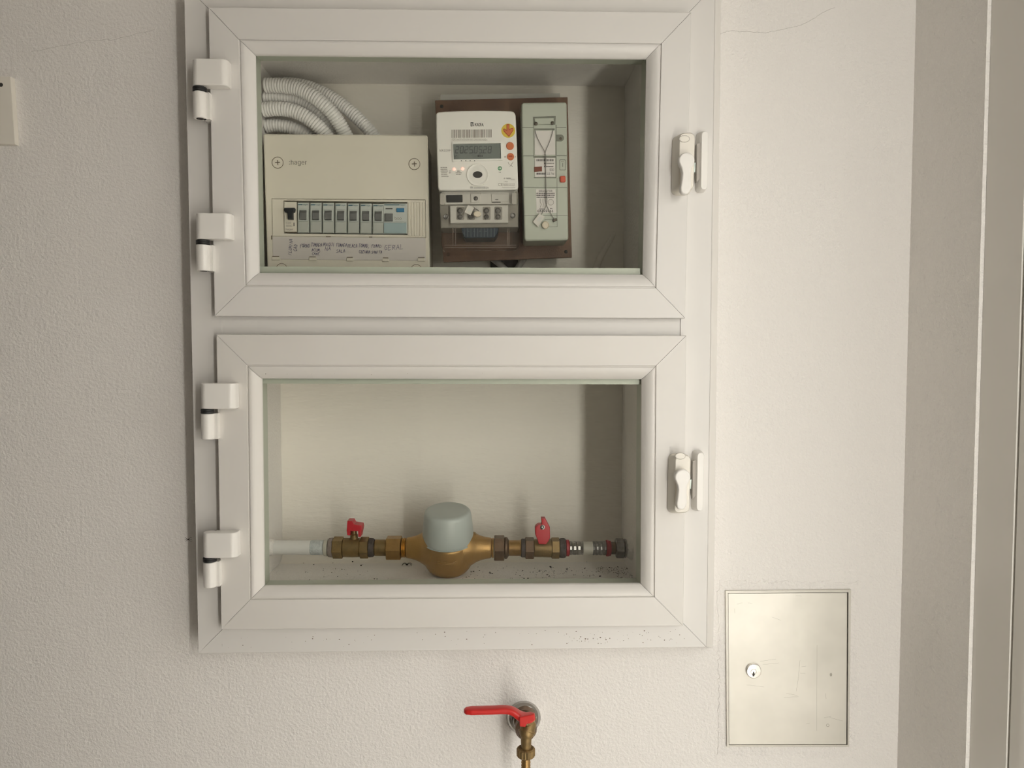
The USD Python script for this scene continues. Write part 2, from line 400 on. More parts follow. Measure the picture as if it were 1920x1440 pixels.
wr = solo("wall_right", cat(box(XC, XC + WT, YD0, 0.0, 0, ZC), box(XC, XC + WT, YD1, YD0, ZD, ZC), box(XC, XC + WT, YF, YD1, 0, ZC)), "reveal_paint", kind="structure", smooth=False,
          label="plastered return wall between the corner and the white glazed door")
solo("terrace", box(XC + WT + 0.001, 14, -10, 10, -0.2, -0.03), "terrace_stone", kind="structure", smooth=False)
# glazed door in the right wall
dr = thing("door_1", "white glazed outside door at the right edge, only its frame in view", "door", (XC, YD0, 0), kind="structure")
def ywall(name, y0, y1, z0, z1, x0, x1, lk="upvc_door", bev=0.003):
    b = box(x0, x1, min(y0, y1), max(y0, y1), z0, z1)
    return part(name, b, lk, dr, 30)
FX = XC + 0.0045
YFR = WX(1909, 720, FX)[1]; fw = YD0 - YFR
ywall("frame_stile", YD0 - 0.0005, YFR + 0.0006, 0.0, ZD, FX, FX + 0.07)
ywall("frame_stile", YD1 + 0.0005, YD1 + fw, 0.0, ZD, FX, FX + 0.07)
ywall("frame_rail", YD1 + fw + 0.0005, YFR, ZD - fw, ZD - 0.0005, FX, FX + 0.07)
ywall("threshold", YD1 + fw + 0.0005, YFR, 0.0005, 0.03, FX, FX + 0.07, "panel_rim")
ly0, ly1, lz0, lz1, lw = YFR - 0.0018, YD1 + fw + 0.001, 0.032, ZD - fw - 0.001, 0.042
def leafbar(y0, y1, z0, z1, roll=0):              # roll: +1 / -1 rolls the edge at y1 / y0 down to the glass
    if not roll: return box(FX + 0.0015, FX + 0.0565, y0, y1, z0, z1)
    w = y1 - y0; r = 0.028
    pr = [(0, 0.055), (0, 0.0008), (0.0008, 0)] + [(w - r + r * math.sin(t), r * 0.62 * (1 - math.cos(t))) for t in np.linspace(0, math.pi / 2, 9)] + [(w, 0.055)]
    P = ccw(np.array([((y0 + a) if roll > 0 else (y1 - a), FX + 0.0015 + d) for a, d in pr]))
    m = trimesh.creation.extrude_polygon(Polygon(P[:, ::-1]), z1 - z0, engine="earcut"); m.apply_translation([0, 0, z0])
    return m
part("leaf_stile", leafbar(ly0 - lw, ly0, lz0, lz1, -1), "upvc_door", dr)
part("leaf_stile", leafbar(ly1, ly1 + lw, lz0, lz1, 1), "upvc_door", dr)
part("leaf_rail", leafbar(ly1 + lw + 0.0005, ly0 - lw - 0.0005, lz1 - lw, lz1), "upvc_door", dr)
part("leaf_rail", leafbar(ly1 + lw + 0.0005, ly0 - lw - 0.0005, lz0, lz0 + 0.12), "upvc_door", dr)
part("glass_pane", box(FX + 0.026, FX + 0.030, ly1 + lw - 0.008, ly0 - lw + 0.008, lz0 + 0.112, lz1 - lw + 0.008), "door_glass", dr, False)
hz = part("handle_plate", box(FX - 0.0065, FX + 0.0012, ly1 + 0.028, ly1 + 0.056, 0.95, 1.17), "plastic_white", dr)
part("handle_lever", tube(spline([(FX - 0.012, ly1 + 0.042, 1.09), (FX - 0.045, ly1 + 0.044, 1.09), (FX - 0.055, ly1 + 0.06, 1.09), (FX - 0.055, ly1 + 0.15, 1.088)], 24), 0.009), "plastic_white", hz)
# hairline cracks in the plaster and rough patches
def crack(pts, w):
    P = []
    for (a, b), (c, d) in zip(pts[:-1], pts[1:]):
        for k in range(8):
            t = k / 8; P.append((a + (c - a) * t + rng.uniform(-1.2, 1.2), b + (d - b) * t + rng.uniform(-1.2, 1.2)))
    return strokes([Q(P, 0)], w, 0.0, 0.0001)
part("plaster_crack", crack([(1347, 66), (1365, 58), (1400, 60), (1440, 61), (1490, 50), (1515, 42), (1535, 28), (1568, 12)], 0.00035), "joint_grey", wall, False)
part("plaster_crack", crack([(58, 97), (110, 88), (160, 77), (215, 74), (300, 52)], 0.00022), "joint_grey", wall, False)

# ------------------------------------------------------------------ glazed meter cabinet
yF, yS = -0.046, -0.061
fo = [(345.0, -29), (1340.8, -27), (1324.6, 1213), (372, 1225)]           # outer corners tl tr br bl
fi = [(402.0, 27), (1284.3, 31), (1268.5, 1156.5), (428.5, 1168.5)]
cab = thing("meter_cabinet", "white plastic two-door glazed meter cabinet set into the stuccoed wall", "cabinet", W(850, 1219, -0.002))
def mitred(oq, iq, prof, names, lk, parent, gap=0.00025, back=None):
    """four pieces between the outer and inner quad; prof: [(u, y)] from outer to inner; back: y of the underside"""
    o, i = Q(oq, prof[0][1]), Q(iq, prof[-1][1])
    out = []
    for k, nm in enumerate(names):
        a, b = k, (k + 1) % 4
        e = (o[b] - o[a]) / np.linalg.norm(o[b] - o[a])
        ends = []
        for c, s in ((a, 1), (b, -1)):
            ring = [(o[c] + (i[c] - o[c]) * u + e * s * gap, y) for u, y in prof]
            ring += [(o[c] + (i[c] - o[c]) * prof[-1][0] + e * s * gap, back), (o[c] + (i[c] - o[c]) * prof[0][0] + e * s * gap, back)]
            ends.append([(p[0], y, p[1]) for p, y in ring])
        n = len(ends[0]); V = np.array(ends[0] + ends[1]); F = []
        for q in range(n):
            r = (q + 1) % n; F += [(q, r, n + r), (q, n + r, n + q)]
        # end caps (polygon in the plane of the profile)
        pol = np.array([[u, -y] for u, y in prof] + [[prof[-1][0], -back], [prof[0][0], -back]]); pol2 = pol * [0.05, 1]
        ar = 0.5 * np.sum(pol2[:, 0] * np.roll(pol2[:, 1], -1) - np.roll(pol2[:, 0], -1) * pol2[:, 1])
        idx = np.arange(n) if ar > 0 else np.arange(n)[::-1]
        for t in m3.triangulate([pol2[idx]]):
            t = idx[list(t)]; F += [tuple(t), (n + t[0], n + t[2], n + t[1])]
        m = trimesh.Trimesh(V, np.array(F), process=False)
        m.fix_normals()
        out.append(part(nm, m, lk if isinstance(lk, str) else lk[k], parent, 35))
    return out
fr = mitred(fo, fi, [(0, yF + 0.0015), (0.02, yF), (1, yF)], ["frame_rail", "frame_stile", "frame_rail", "frame_stile"], "upvc", cab, back=-0.0006)
tr = PP([(415.6, 570), (1275.4, 570), (1275.0, 650), (416.2, 650)], yF + 0.0012, -0.0125)
part("transom", tr, "upvc", cab)
# sealant fillet along the right edge
sl = loft([(Q([(1324.9, 1213), (1341.1, -27), (1341.2, -27), (1325.0, 1213)], yF + 0.004), yF + 0.004), (ccw(Q([(1325.2, 1213), (1341.4, -27), (1352.0, -27), (1337.0, 1214)], -0.0006)), -0.0006)])
part("sealant_bead", sl, "plastic_white", cab)
# fly specks on the bottom rail
def specks(poly, n, y, rmin, rmax, dens=None):
    g, out = Polygon(Q(poly, y)), []
    x0, z0, x1, z1 = g.bounds
    while len(out) < n:
        x, z = rng.uniform(x0, x1), rng.uniform(z0, z1)
        if g.contains(shapely.Point(x, z)):
            r = rng.uniform(rmin, rmax) * rng.uniform(0.4, 1)
            out.append(prism(circ((x, z), r * rng.uniform(0.8, 1.6), 6, r), y - 0.0001, y))
    return cat(*out)
part("specks", cat(specks([(440, 1187), (1270, 1180), (1300, 1205), (400, 1219)], 70, yF, 0.0003, 0.0008), specks([(1050, 1184), (1270, 1180), (1300, 1205), (1050, 1208)], 40, yF, 0.0003, 0.0009)), "dirt_brown", fr[2], False, kind="stuff", label="scattered brown fly specks")

so = {0: [(391.0, 14), (1295.8, 23.5), (1284.4, 597.0), (402.6, 593)], 1: [(405.8, 627), (1286.6, 629), (1280.8, 1173.2), (415, 1180)]}
bo = {0: [(448.5, 74.5), (1240, 82), (1229.6, 540), (460.0, 537)], 1: [(463.7, 684.3), (1229.6, 686), (1226.8, 1119), (469.5, 1124)]}
go = {0: [(478.6, 103.3), (1212.0, 110.2), (1205.0, 515), (486, 512)], 1: [(491, 709.6), (1203, 711), (1201.3, 1094), (495.6, 1098.3)]}
def grow(q, d):
    c = np.mean(q, axis=0); return [(x + d * np.sign(x - c[0]), y + d * np.sign(y - c[1])) for x, y in q]
glass_y = yS + 0.0125
hinges = {0: [(357.5, 109), (363.8, 399)], 1: [(373.0, 719), (377.2, 1000)]}
latches = {0: (0.0, 0.0), 1: (-7.6, 594.5)}
for k in (0, 1):
    w = "upper" if k == 0 else "lower"
    core = holed(Q(grow(bo[k], 4), -0.012), [Q(grow(go[k], -7.5), -0.012)], glass_y + 0.0045, -0.006)
    dp = part("door", core, "seal_green", cab, False, label=f"{w} glazed door")
    mitred(so[k], bo[k], [(0, yS + 0.0012), (0.012, yS + 0.0003), (0.03, yS), (0.985, yS), (1.0, yS + 0.0008)], ["rail", "stile", "rail", "stile"], "upvc_dusty" if k else "upvc", dp, back=yF - 0.0022)
    mitred(bo[k], go[k], [(0.0, yS + 0.0020), (0.07, yS + 0.0020), (0.11, yS + 0.0004), (0.22, yS), (0.40, yS + 0.0006), (0.60, yS + 0.0022), (0.78, yS + 0.0045), (0.92, yS + 0.0072), (1.0, yS + 0.0090)],
           ["glazing_bead"] * 4, "upvc_dusty" if k else "upvc", dp, back=glass_y - 0.0003)
    part("glass_pane", PP(grow(go[k], 5), glass_y, glass_y + 0.004), "cabinet_glass", dp, False)
    if k == 1:
        part("specks", specks([(480, 690), (1210, 692), (1205, 704), (492, 702)], 26, yS - 0.0002 + 0.0022, 0.0003, 0.0006), "dirt_brown", dp, False, kind="stuff")
    # hinges: leaf folded over the sash, black washer and barrel on the frame
    for lx, ty in hinges[k]:
        yh = -0.0780
        s = S(yh); p0 = W(lx, ty, yh); wl, hl = 65 * s, 47.5 * s
        r = 0.0080
        prof = [(r + r * math.cos(a), r - r * math.sin(a)) for a in np.linspace(math.pi, math.pi / 2, 7)]
        prof += [(wl - 0.008 + 0.008 * math.sin(a), 0.008 - 0.008 * math.cos(a)) for a in np.linspace(0, math.pi / 2, 6)]
        prof += [(wl, 0.0165), (wl - 0.030, 0.0165), (wl - 0.030, 0.010), (2 * r, 0.010)]
        prof += [(r + r * math.cos(a), r + r * math.sin(a)) for a in np.linspace(0.25, math.pi, 7)[:-1]]
        pl = ccw(np.array(prof)); m = loft([(inset(pl, 0.0008), 0), (pl, 0.0008), (pl, hl - 0.0008), (inset(pl, 0.0008), hl)])
        v = np.array(m.vertices); leaf = trimesh.Trimesh(np.c_[p0[0] + v[:, 0], yh + v[:, 2], p0[2] - hl + v[:, 1]], m.faces[:, ::-1], process=False)
        if leaf.volume < 0: leaf.invert()
        hp = part("hinge", leaf, "plastic_white", cab, 40)
        cx, cy = p0[0] + r * 0.88, yh + r
        zt = p0[2] - hl
        part("washer", lathe((cx, cy, zt), (0, 0, -1), [(0.0008, r * 0.97), (0.0011, r * 1.02), (0.0026, r * 1.02), (0.0030, r * 0.97), (0.0034, r * 1.02), (0.0056, r * 1.02), (0.006, r * 0.95)]), "rubber_black", hp)
        bl = 48 * s
        bar = lathe((cx, cy, zt - 0.0064), (0, 0, -1), [(0, r * 0.9), (0.0006, r * 0.98), (bl - 0.001, r * 0.98), (bl, r * 0.9)])
        fl = box(cx + r * 0.35, cx + r + 0.0035, cy, yF - 0.0002, zt - 0.0064 - bl, zt - 0.0064)
        part("barrel", cat(bar, fl), "plastic_white", hp)
        part("barrel_hole", lathe((cx, cy, zt - 0.0064 - bl), (0, 0, -1), [(-0.001, r * 0.55), (0.0002, r * 0.55)], 20), "gap_dark", hp)
    # latch on the door with its keeper on the frame
    ox, oy = latches[k]
    T = lambda pts: [(a + ox, b + oy) for a, b in pts]
    yb0, yb1 = yS - 0.0002, yS - 0.017
    base = rpoly(Q(T([(1260.5, 256), (1297.5, 254.5), (1294.5, 366), (1258, 367.5)]), yb0), 0.007, 4)
    c = base.mean(0); top = c + (base - c) * [0.80, 0.95] + [0.0022, 0.0015]
    mid = c + (base - c) * [0.97, 0.99]
    bd = loft([(inset(ccw(top), 0.0012), yb1), (ccw(top), yb1 + 0.0012), (ccw(mid), yb0 - 0.004), (ccw(base), yb0)])
    lp = part("latch", bd, "plastic_aged", cab, 40)
    bx, by = W(1283.0 + ox, 260.5 + oy, yb1)[[0, 2]]
    part("button_ring", prism(circ((bx, by), 0.0068, 28, 0.0044), yb1 - 0.0003, yb1 + 0.0005), "joint_grey", lp)
    part("release_button", prism(circ((bx, by), 0.0062, 28, 0.0039), yb1 - 0.0008, yb1 + 0.0005, 0.0004), "plastic_aged", lp)
    hd = W(1288 + ox, 300.5 + oy, -0.091); sy = S(-0.091)
    a = np.linspace(-0.42, math.pi + 0.42, 20)
    Lp = [(15.0 * math.cos(t), 15.0 * math.sin(t)) for t in a]
    left = [(-9.8, -15), (-8.2, -24), (-9.2, -36), (-11.2, -50), (-10.5, -57)]
    right = [(6.0, -58), (8.6, -52), (8.6, -36), (8.2, -24), (9.0, -15)]
    bot = [(-7.5, -61.5), (-2, -62.5), (3, -61.5)]
    pl = np.array([(hd[0] + x * sy, hd[2] + z * sy) for x, z in Lp + left + bot + right])
    part("lever", prism(ccw(pl), -0.091, -0.0835, 0.0018, 3), "plastic_white", lp, 45)
    part("pivot", lathe((hd[0], -0.0835, hd[2]), (0, 1, 0), [(0, 0.0085), (abs(yb1 + 0.0835) - 0.0003, 0.0085)]), "plastic_aged", lp)
    part("bolt", PP(T([(1296, 305), (1305, 304), (1304, 323), (1296, 323)]), yb0 - 0.012, yb0 - 0.003, 0.0012, 2), "bolt_metal", lp)
    ks = rpoly(Q(T([(1305, 249), (1325.5, 249), (1322.5, 362), (1303, 362)]), yF), 0.005, 4)
    c2 = ks.mean(0); kt = c2 + (ks - c2) * [0.55, 0.94] + [0.0012, 0]
    kp = part("keeper", loft([(ccw(kt), yF - 0.013), (ccw(c2 + (ks - c2) * [0.86, 0.98] + [0.0004, 0]), yF - 0.009), (ccw(ks), yF - 0.0002)]), "plastic_white", cab, 40)
    part("keeper_slot", PP(T([(1306.5, 270), (1312.5, 268), (1311.5, 336), (1306, 342)]), yF - 0.0128, yF - 0.006), "joint_grey", kp)

# ------------------------------------------------------------------ upper compartment: conduits
cond = [
    ("white corrugated conduit, uppermost in the bundle, arching over the others", [(497, 160, .085), (522, 160.5, .083), (560, 167, .08), (600, 190, .08), (630, 222, .088), (652, 262, .10), (660, 280, .105)], 0.0103),
    ("white corrugated conduit, rightmost of the bundle, behind the uppermost one", [(497, 163, .128), (545, 158, .125), (590, 168, .12), (640, 196, .118), (677, 228, .118), (708, 266, .12), (716, 280, .12)], 0.0098),
    ("white corrugated conduit dipping behind the uppermost one, second from the top", [(495, 183, .10), (530, 183, .10), (565, 189, .103), (597, 210, .108), (622, 243, .115), (638, 275, .122)], 0.0088),
    ("white corrugated conduit curving down behind the breaker board, third from the top", [(493, 206, .088), (520, 204, .086), (550, 208, .085), (585, 227, .088), (610, 252, .094), (625, 280, .10)], 0.0103),
    ("white corrugated conduit, lowest of the bundle, half hidden by the board top", [(497, 237, .108), (530, 236, .108), (560, 244, .11), (585, 258, .114), (602, 280, .12)], 0.0095),
]
for lab, pts, r in cond:
    P = spline([W(a, b, y) for a, b, y in pts], 520)
    L = np.r_[0, np.cumsum(np.linalg.norm(np.diff(P, axis=0), axis=1))]
    pitch = 0.0040
    ph = (L / pitch) % 1.0
    rr = r * (0.84 + 0.16 * np.sqrt(np.abs(np.sin(math.pi * ph))))
    solo("corrugated_conduit", tube(P, rr, 18), "conduit", lab, "conduit", smooth=40, group="corrugated conduits above the breaker board")

# ------------------------------------------------------------------ distribution board
cy0 = 0.068
db = thing("distribution_board", "cream consumer unit with a row of breakers, in the upper compartment", "breaker box", W(655, 531, 0.12))
cov = [(493.6, 251), (801.5, 253.3), (806.0, 533), (502.4, 533)]
win = [(531, 375.5), (763.6, 378.5), (764, 440.5), (532, 437.5)]
flap = [(509.7, 373), (797, 375), (798.0, 445), (511, 442)]
part("back_box", prism(inset(ccw(Q(cov, cy0)), 0.003), cy0 + 0.018, NB - 0.0003), "board_side", db)
cv = holed(rpoly(Q(cov, cy0), 0.002, 3), [Q(grow(flap, 0.8), cy0)], cy0 + 0.0012, cy0 + 0.0175)
edge = loft([(inset(ccw(rpoly(Q(cov, cy0), 0.002, 3)), 0.0015), cy0), (ccw(rpoly(Q(cov, cy0), 0.002, 3)), cy0 + 0.0015)], (False, False))
upper = PP([(493.6, 251), (801.5, 253.3), (803.4, 374.4), (497.3, 371.9)], cy0, cy0 + 0.0015)
front = holed(inset(ccw(rpoly(Q(cov, cy0), 0.002, 3)), 0.0015), [Q(grow(flap, 0.8), cy0)], cy0, cy0 + 0.0014)
part("cover", cat(cv, edge, front), "board_cream", db, 30)
part("window_frame", holed(Q(flap, cy0), [Q(win, cy0)], cy0 + 0.0012, cy0 + 0.012), "board_cream", db)
part("din_rail", PP([(525, 395), (795, 398), (795, 418), (525, 415)], cy0 + 0.055, cy0 + 0.065), "steel_dull", db)
strip = [(510.5, 443.5), (798, 446), (798.4, 489), (512, 486)]
sp = part("label_strip", PP(strip, cy0 - 0.0006, cy0 + 0.010, 0.0004), "paper_strip", db)
for cx, cy_, w in ((517, 484.5, 15), (586, 485.5, 14), (656, 486.5, 13), (723, 487.5, 12), (790, 487, 14)):
    part("hinge_clip", cat(PP(rect(cx - w / 2, cy_ - 3, cx + w / 2, cy_ + 3), cy0 - 0.0022, cy0 - 0.0003, 0.0004)), "board_cream", sp)
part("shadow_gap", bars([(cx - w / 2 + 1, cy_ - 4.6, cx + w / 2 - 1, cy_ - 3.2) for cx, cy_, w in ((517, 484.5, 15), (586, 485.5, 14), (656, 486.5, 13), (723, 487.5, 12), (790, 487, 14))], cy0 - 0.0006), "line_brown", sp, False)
part("notch", bars([(508.4, 441.5, 510.4, 449), (611, 442.8, 620, 444.4), (692, 443.9, 698, 445.2)], cy0 - 0.0007), "line_brown", sp, False)
for sx, sy_ in ((520.6, 305), (776.9, 307.7), (528.2, 504.6), (780.6, 506.3)):
    s1 = part("screw", prism(C(sx, sy_, 9.6, cy0), cy0 - 0.0006, cy0 - 0.00005, 0.0002), "board_cream", db)
    part("screw_rim", holed(C(sx, sy_, 10.7, cy0), [C(sx, sy_, 9.8, cy0)], cy0 - 0.0003, cy0 - 0.00005), "line_brown", s1, False)
    part("cross_slot", strokes([Q([(sx - 4, sy_), (sx + 4, sy_ - 0.5)], cy0), Q([(sx, sy_ - 4.2), (sx + 0.5, sy_ + 4.2)], cy0)], 0.0011, cy0 - 0.0006, 0.00015), "line_brown", s1, False)
part("maker_name", lettering(":hager", 542.5, 308.5, 8.6, cy0, 32), "logo_grey", db, False)
# blank modules right of the switch
for j in range(6):
    a = 765.2 + j * 5.2
    part("blank_rib", PP([(a, 379), (a + 4.5, 379), (a + 4.9, 442.5), (a + 0.4, 442.5)], cy0 + 0.0002, cy0 + 0.006, 0.0005), "board_cream", db)

# handwriting on the strip
GL = {"A": [[(0, 0), (.3, 1), (.6, 0)], [(.12, .4), (.5, .4)]], "B": [[(0, 0), (0, 1), (.45, .95), (.5, .7), (0, .5), (.55, .4), (.55, .1), (0, 0)]], "C": [[(.55, .85), (.3, 1), (.05, .7), (.05, .3), (.3, 0), (.58, .12)]],
      "D": [[(0, 0), (0, 1), (.4, .9), (.58, .5), (.4, .1), (0, 0)]], "E": [[(.5, 1), (0, 1), (0, 0), (.52, 0)], [(0, .5), (.4, .5)]], "F": [[(.1, -.25), (.15, .9), (.6, 1.05)], [(.05, .45), (.45, .5)]],
      "G": [[(.55, .9), (.25, 1), (.02, .5), (.2, 0), (.55, .1), (.55, .45), (.3, .45)]], "H": [[(0, 0), (0, 1)], [(.5, 0), (.5, 1)], [(0, .5), (.5, .5)]], "I": [[(.15, 0), (.2, 1)]], "L": [[(.05, 1), (0, 0), (.5, .05)]],
      "M": [[(0, 0), (.1, 1), (.3, .3), (.52, 1), (.6, 0)]], "N": [[(0, 0), (.05, 1), (.5, 0), (.55, 1)]], "O": [[(.3, 1), (.03, .6), (.15, .05), (.45, .05), (.58, .55), (.3, 1)]], "P": [[(.05, 0), (.08, 1), (.5, .95), (.5, .55), (.08, .45)]],
      "Q": [[(.3, 1), (.03, .6), (.15, .05), (.45, .05), (.58, .55), (.3, 1)], [(.35, .25), (.65, -.1)]], "R": [[(.02, 0), (.05, 1), (.5, .9), (.45, .55), (.05, .5), (.58, 0)]], "S": [[(.55, .9), (.2, 1), (.08, .7), (.5, .4), (.45, .05), (0, .05)]],
      "T": [[(-.05, .95), (.65, 1.05)], [(.3, 1), (.25, 0)]], "U": [[(.02, 1), (.05, .15), (.3, 0), (.5, .2), (.55, 1)]], "Z": [[(0, 1), (.55, 1), (0, 0), (.58, 0)]], "V": [[(0, 1), (.3, 0), (.58, 1)]], ".": [[(.1, 0), (.15, .05)]], ",": [[(.25, 0), (.1, -.3)]]}
def hand(txt, px, py, wpx, hpx, rot=0.0, y=cy0 - 0.0010):
    o = W(px, py, y); s = S(y); adv = 1.0 / len(txt); out = []
    c, si = math.cos(math.radians(rot)), math.sin(math.radians(rot))
    for k, ch in enumerate(txt):
        dz = rng.uniform(-0.6, 0.6)
        for st in GL[ch]:
            L = []
            for a, b in st:
                x = (k * adv + a * adv * 1.25 + 0.04 * b) * wpx + rng.uniform(-.25, .25); z = b * hpx + dz + rng.uniform(-.3, .3)
                L.append((o[0] + (c * x - si * z) * s, o[2] + (si * x + c * z) * s))
            out.append(L)
    return out
hw = []
for a in (("ILUMINA", 546, 479, 31, 6, 84), ("CAO", 556, 471, 13, 6, 84), ("FORNO", 562.5, 464, 18, 6), ("TOMADA", 583, 462, 21, 6.5), ("ACUM.", 584, 471.5, 19, 5.5), ("CANT.", 585, 478.5, 17, 5), ("MAQUI", 606, 461.5, 22, 6.5), ("NA", 609.5, 469.5, 12, 6),
          ("TOMADA", 630, 462.5, 21, 6), ("SALA", 630.5, 473.5, 17, 5.5), ("PLACA", 652, 464.5, 18, 6.5), ("TOMAD,", 672.5, 464, 21, 6.5), ("COZINHA", 673, 475, 21, 5.5), ("TOMAD", 696, 464.5, 19, 6), ("SANITA", 696.5, 475.5, 20, 5), ("GERAL", 720.5, 469.5, 37, 9, 5)):
    hw += hand(*a)
part("handwriting", strokes(hw, 0.00042, cy0 - 0.0006, 0.0003), "ink_blue", sp, False, label="handwritten circuit names in blue ink")

# breakers
yb = cy0 - 0.0005
X0, PB = 556.8, 23.03
def tilt(x): return 0.0092 * (x - 556)
def breaker():
    x0, x1 = X0 + 0.9, X0 + PB - 0.7
    t = thing("circuit_breaker", "pale grey single-pole circuit breaker, first of seven, next to the black-handled device", "circuit breaker", W(X0 + PB / 2, 437, yb), "row of seven single-pole breakers")
    part("body", cat(PP(rect(x0, 379.8, x1, 436.2), yb + 0.001, yb + 0.045, 0.0005)), "breaker_grey", t)
    part("front_plate", PP(rect(x0 + 1.2, 380.5, x1 - 1.0, 391.5), yb + 0.0002, yb + 0.0012), "breaker_grey", t)
    part("printed_line", cat(bars([(x0 + 1.4, 382.6, x0 + 9.5, 384.6)], yb + 0.0002), lettering("hager", x0 + 10.3, 384.8, 2.6, yb + 0.0002, 9.6)), "print_teal", t, False)
    part("toggle_surround", holed(Q(rect(x0 + 1.0, 392, x1 - 0.8, 414.2), yb), [Q([(x0 + 3.6, 393.6), (x1 - 4.0, 393.6), (x1 - 4.4, 412.6), (x0 + 3.8, 412.6)], yb)], yb - 0.0008, yb + 0.0012), "breaker_grey", t)
    tg = part("toggle", loft([(ccw(Q([(x0 + 4.2, 399), (x1 - 5.0, 399), (x1 - 5.0, 410.5), (x0 + 4.6, 410.5)], yb - 0.004)), yb - 0.004), (ccw(Q([(x0 + 3.9, 394), (x1 - 4.4, 394), (x1 - 4.8, 412.2), (x0 + 4.3, 412.2)], yb)), yb + 0.0012)]), "toggle_grey", t)
    part("toggle_print", lettering("C10", x0 + 6.2, 408.8, 3.0, yb - 0.0037, 8), "print_pale", tg, False)
    part("lower_lid", PP(rect(x0 + 0.9, 415.2, x1 - 0.8, 435.2), yb - 0.0002, yb + 0.0012, 0.0004), "breaker_lid", t)
    return t
b0 = breaker()
who = ["second of seven, over the handwritten kitchen-wash note", "third of seven from the black-handled device", "fourth of seven, the middle one of the row", "fifth of seven, third from the double-width main switch", "sixth of seven, second from the double-width main switch", "seventh of seven, touching the double-width main switch"]
for k in range(1, 7):
    dx = k * PB * S(yb)
    copy_of(b0, "circuit_breaker", "pale grey single-pole circuit breaker, " + who[k - 1], (dx, 0, -0.0092 * dx), "row of seven single-pole breakers")
# black-handled device on the left
ts = thing("isolator_switch", "cream module with a black T-shaped handle at the left end of the breaker row", "switch", W(543, 435, yb))
part("body", PP([(532.5, 378), (555.8, 378.3), (556.3, 434.6), (533.2, 434.2)], yb + 0.0006, yb + 0.045, 0.0005), "board_cream", ts)
hdl = Q([(533, 389.5), (551.5, 389.2), (552.6, 391.5), (551.5, 397), (548.3, 398), (548.6, 411), (539.2, 411), (538.6, 398), (534, 397.8), (531.6, 393)], yb - 0.006)
part("handle", prism(hdl, yb - 0.006, yb + 0.0005, 0.0012, 2), "handle_black", ts)
part("printed_text", cat(lettering("C10", 536.5, 419.5, 3.6, yb + 0.0006, 9), lettering("6000", 536.5, 425, 3.4, yb + 0.0006, 11), bars([(550, 417.5, 552.6, 424)], yb + 0.0006), lettering(":hager", 534.5, 431.5, 3.4, yb + 0.0006, 15)), "print_grey", ts, False)
part("lower_gap", bars([(536, 434.6, 556.5, 436.2)], yb + 0.0012), "line_brown", ts, False)
# main switch
mx = X0 + 7 * PB; ty = tilt(mx)
ms = thing("main_switch", "double-width blue-grey main switch with a bright blue test button, right end of the row", "switch", W(mx + 22, 439, yb))
part("body", PP(rect(mx + 0.8, 379.8 + ty, mx + 45.2, 438.3), yb + 0.001, yb + 0.045, 0.0005), "breaker_grey", ms)
part("front_plate", PP(rect(mx + 1.6, 381 + ty, mx + 44.4, 415.5), yb, yb + 0.0012), "breaker_grey", ms)
part("printed_line", cat(bars([(mx + 2.5, 383.3, mx + 31, 384.9)], yb), lettering("hager", mx + 32, 385.3, 2.7, yb, 10)), "print_teal", ms, False)
part("indicator_slot", bars([(mx + 5, 390.5, mx + 18, 392.3)], yb), "print_black", ms, False)
part("test_button", PP(rect(mx + 25.3, 390, mx + 39.8, 397.6), yb - 0.002, yb + 0.0005, 0.0006, 2, 0.0008), "button_blue", ms)
part("toggle", PP(rect(mx + 3.6, 400, mx + 18, 414.2), yb - 0.004, yb + 0.0005, 0.0012, 2), "toggle_grey", ms)
part("printed_marks", cat(bars([(mx + 21, 406.5, mx + 22.5, 408)], yb), *[holed(C(mx + 24 + j * 4.5, 410, 2.0, yb, 14), [C(mx + 24 + j * 4.5, 410, 1.3, yb, 14)], yb - 0.0002, yb) for j in range(3)]), "print_grey", ms, False)
part("lower_lid", PP(rect(mx + 1.4, 417.6, mx + 43.8, 437.4), yb - 0.0012, yb + 0.0012, 0.0006), "switch_blue", ms)

# ------------------------------------------------------------------ meter board
yB = 0.100
mb = thing("mounting_board", "brown hardboard panel carrying the meter and the grey-green limiter box", "board", W(945, 489, yB))
bq = [(815.8, 188), (1064.2, 182), (1072.3, 482.5), (831.2, 491.5)]
part("panel", PP(bq, yB, yB + 0.006, 0.0005), "hardboard", mb)
part("mounting_frame", PP([(826, 177.5), (1050, 175), (1056, 474), (840, 482)], yB + 0.0063, NB - 0.0003), "mount_grey", mb)
for sx, sy_ in ((828, 199.5), (840, 477), (1061, 472)):
    part("screw", lathe(W(sx, sy_, yB), (0, -1, 0), [(0, 0.0026), (0.0008, 0.0024), (0.0012, 0.0012)], 16), "gap_dark", mb)
# cables under the board
hb = 0.148
solo("cable_entry_hole", PP([(919, 486), (972, 486), (966, 521), (934, 525), (920, 506)], NB - 0.004, NB - 0.0003), "gap_dark", "dark cable opening in the recess wall under the brown board", "opening")
solo("power_cable", tube(spline([W(a, b, y) for a, b, y in ((915, 478, .135), (935, 494, .138), (953, 512, .14), (964, 530, .138))], 24), 0.0050, 12), "cable_grey", "grey cable slanting down rightward below the brown board", "cable")
solo("power_cable", tube(spline([W(a, b, y) for a, b, y in ((990, 474, .148), (979, 490, .148), (967, 508, .148), (956, 530, .148))], 24), 0.0046, 12), "cable_grey", "grey cable slanting down leftward below the brown board", "cable")
solo("cable_gland", cat(holed(C(926.5, 506, 3.6, .125), [C(926.5, 506, 1.9, .125)], .125, NB - 0.0045)), "mount_grey", "tiny grey ring of a cable end beside the two crossing cables", "cable end")
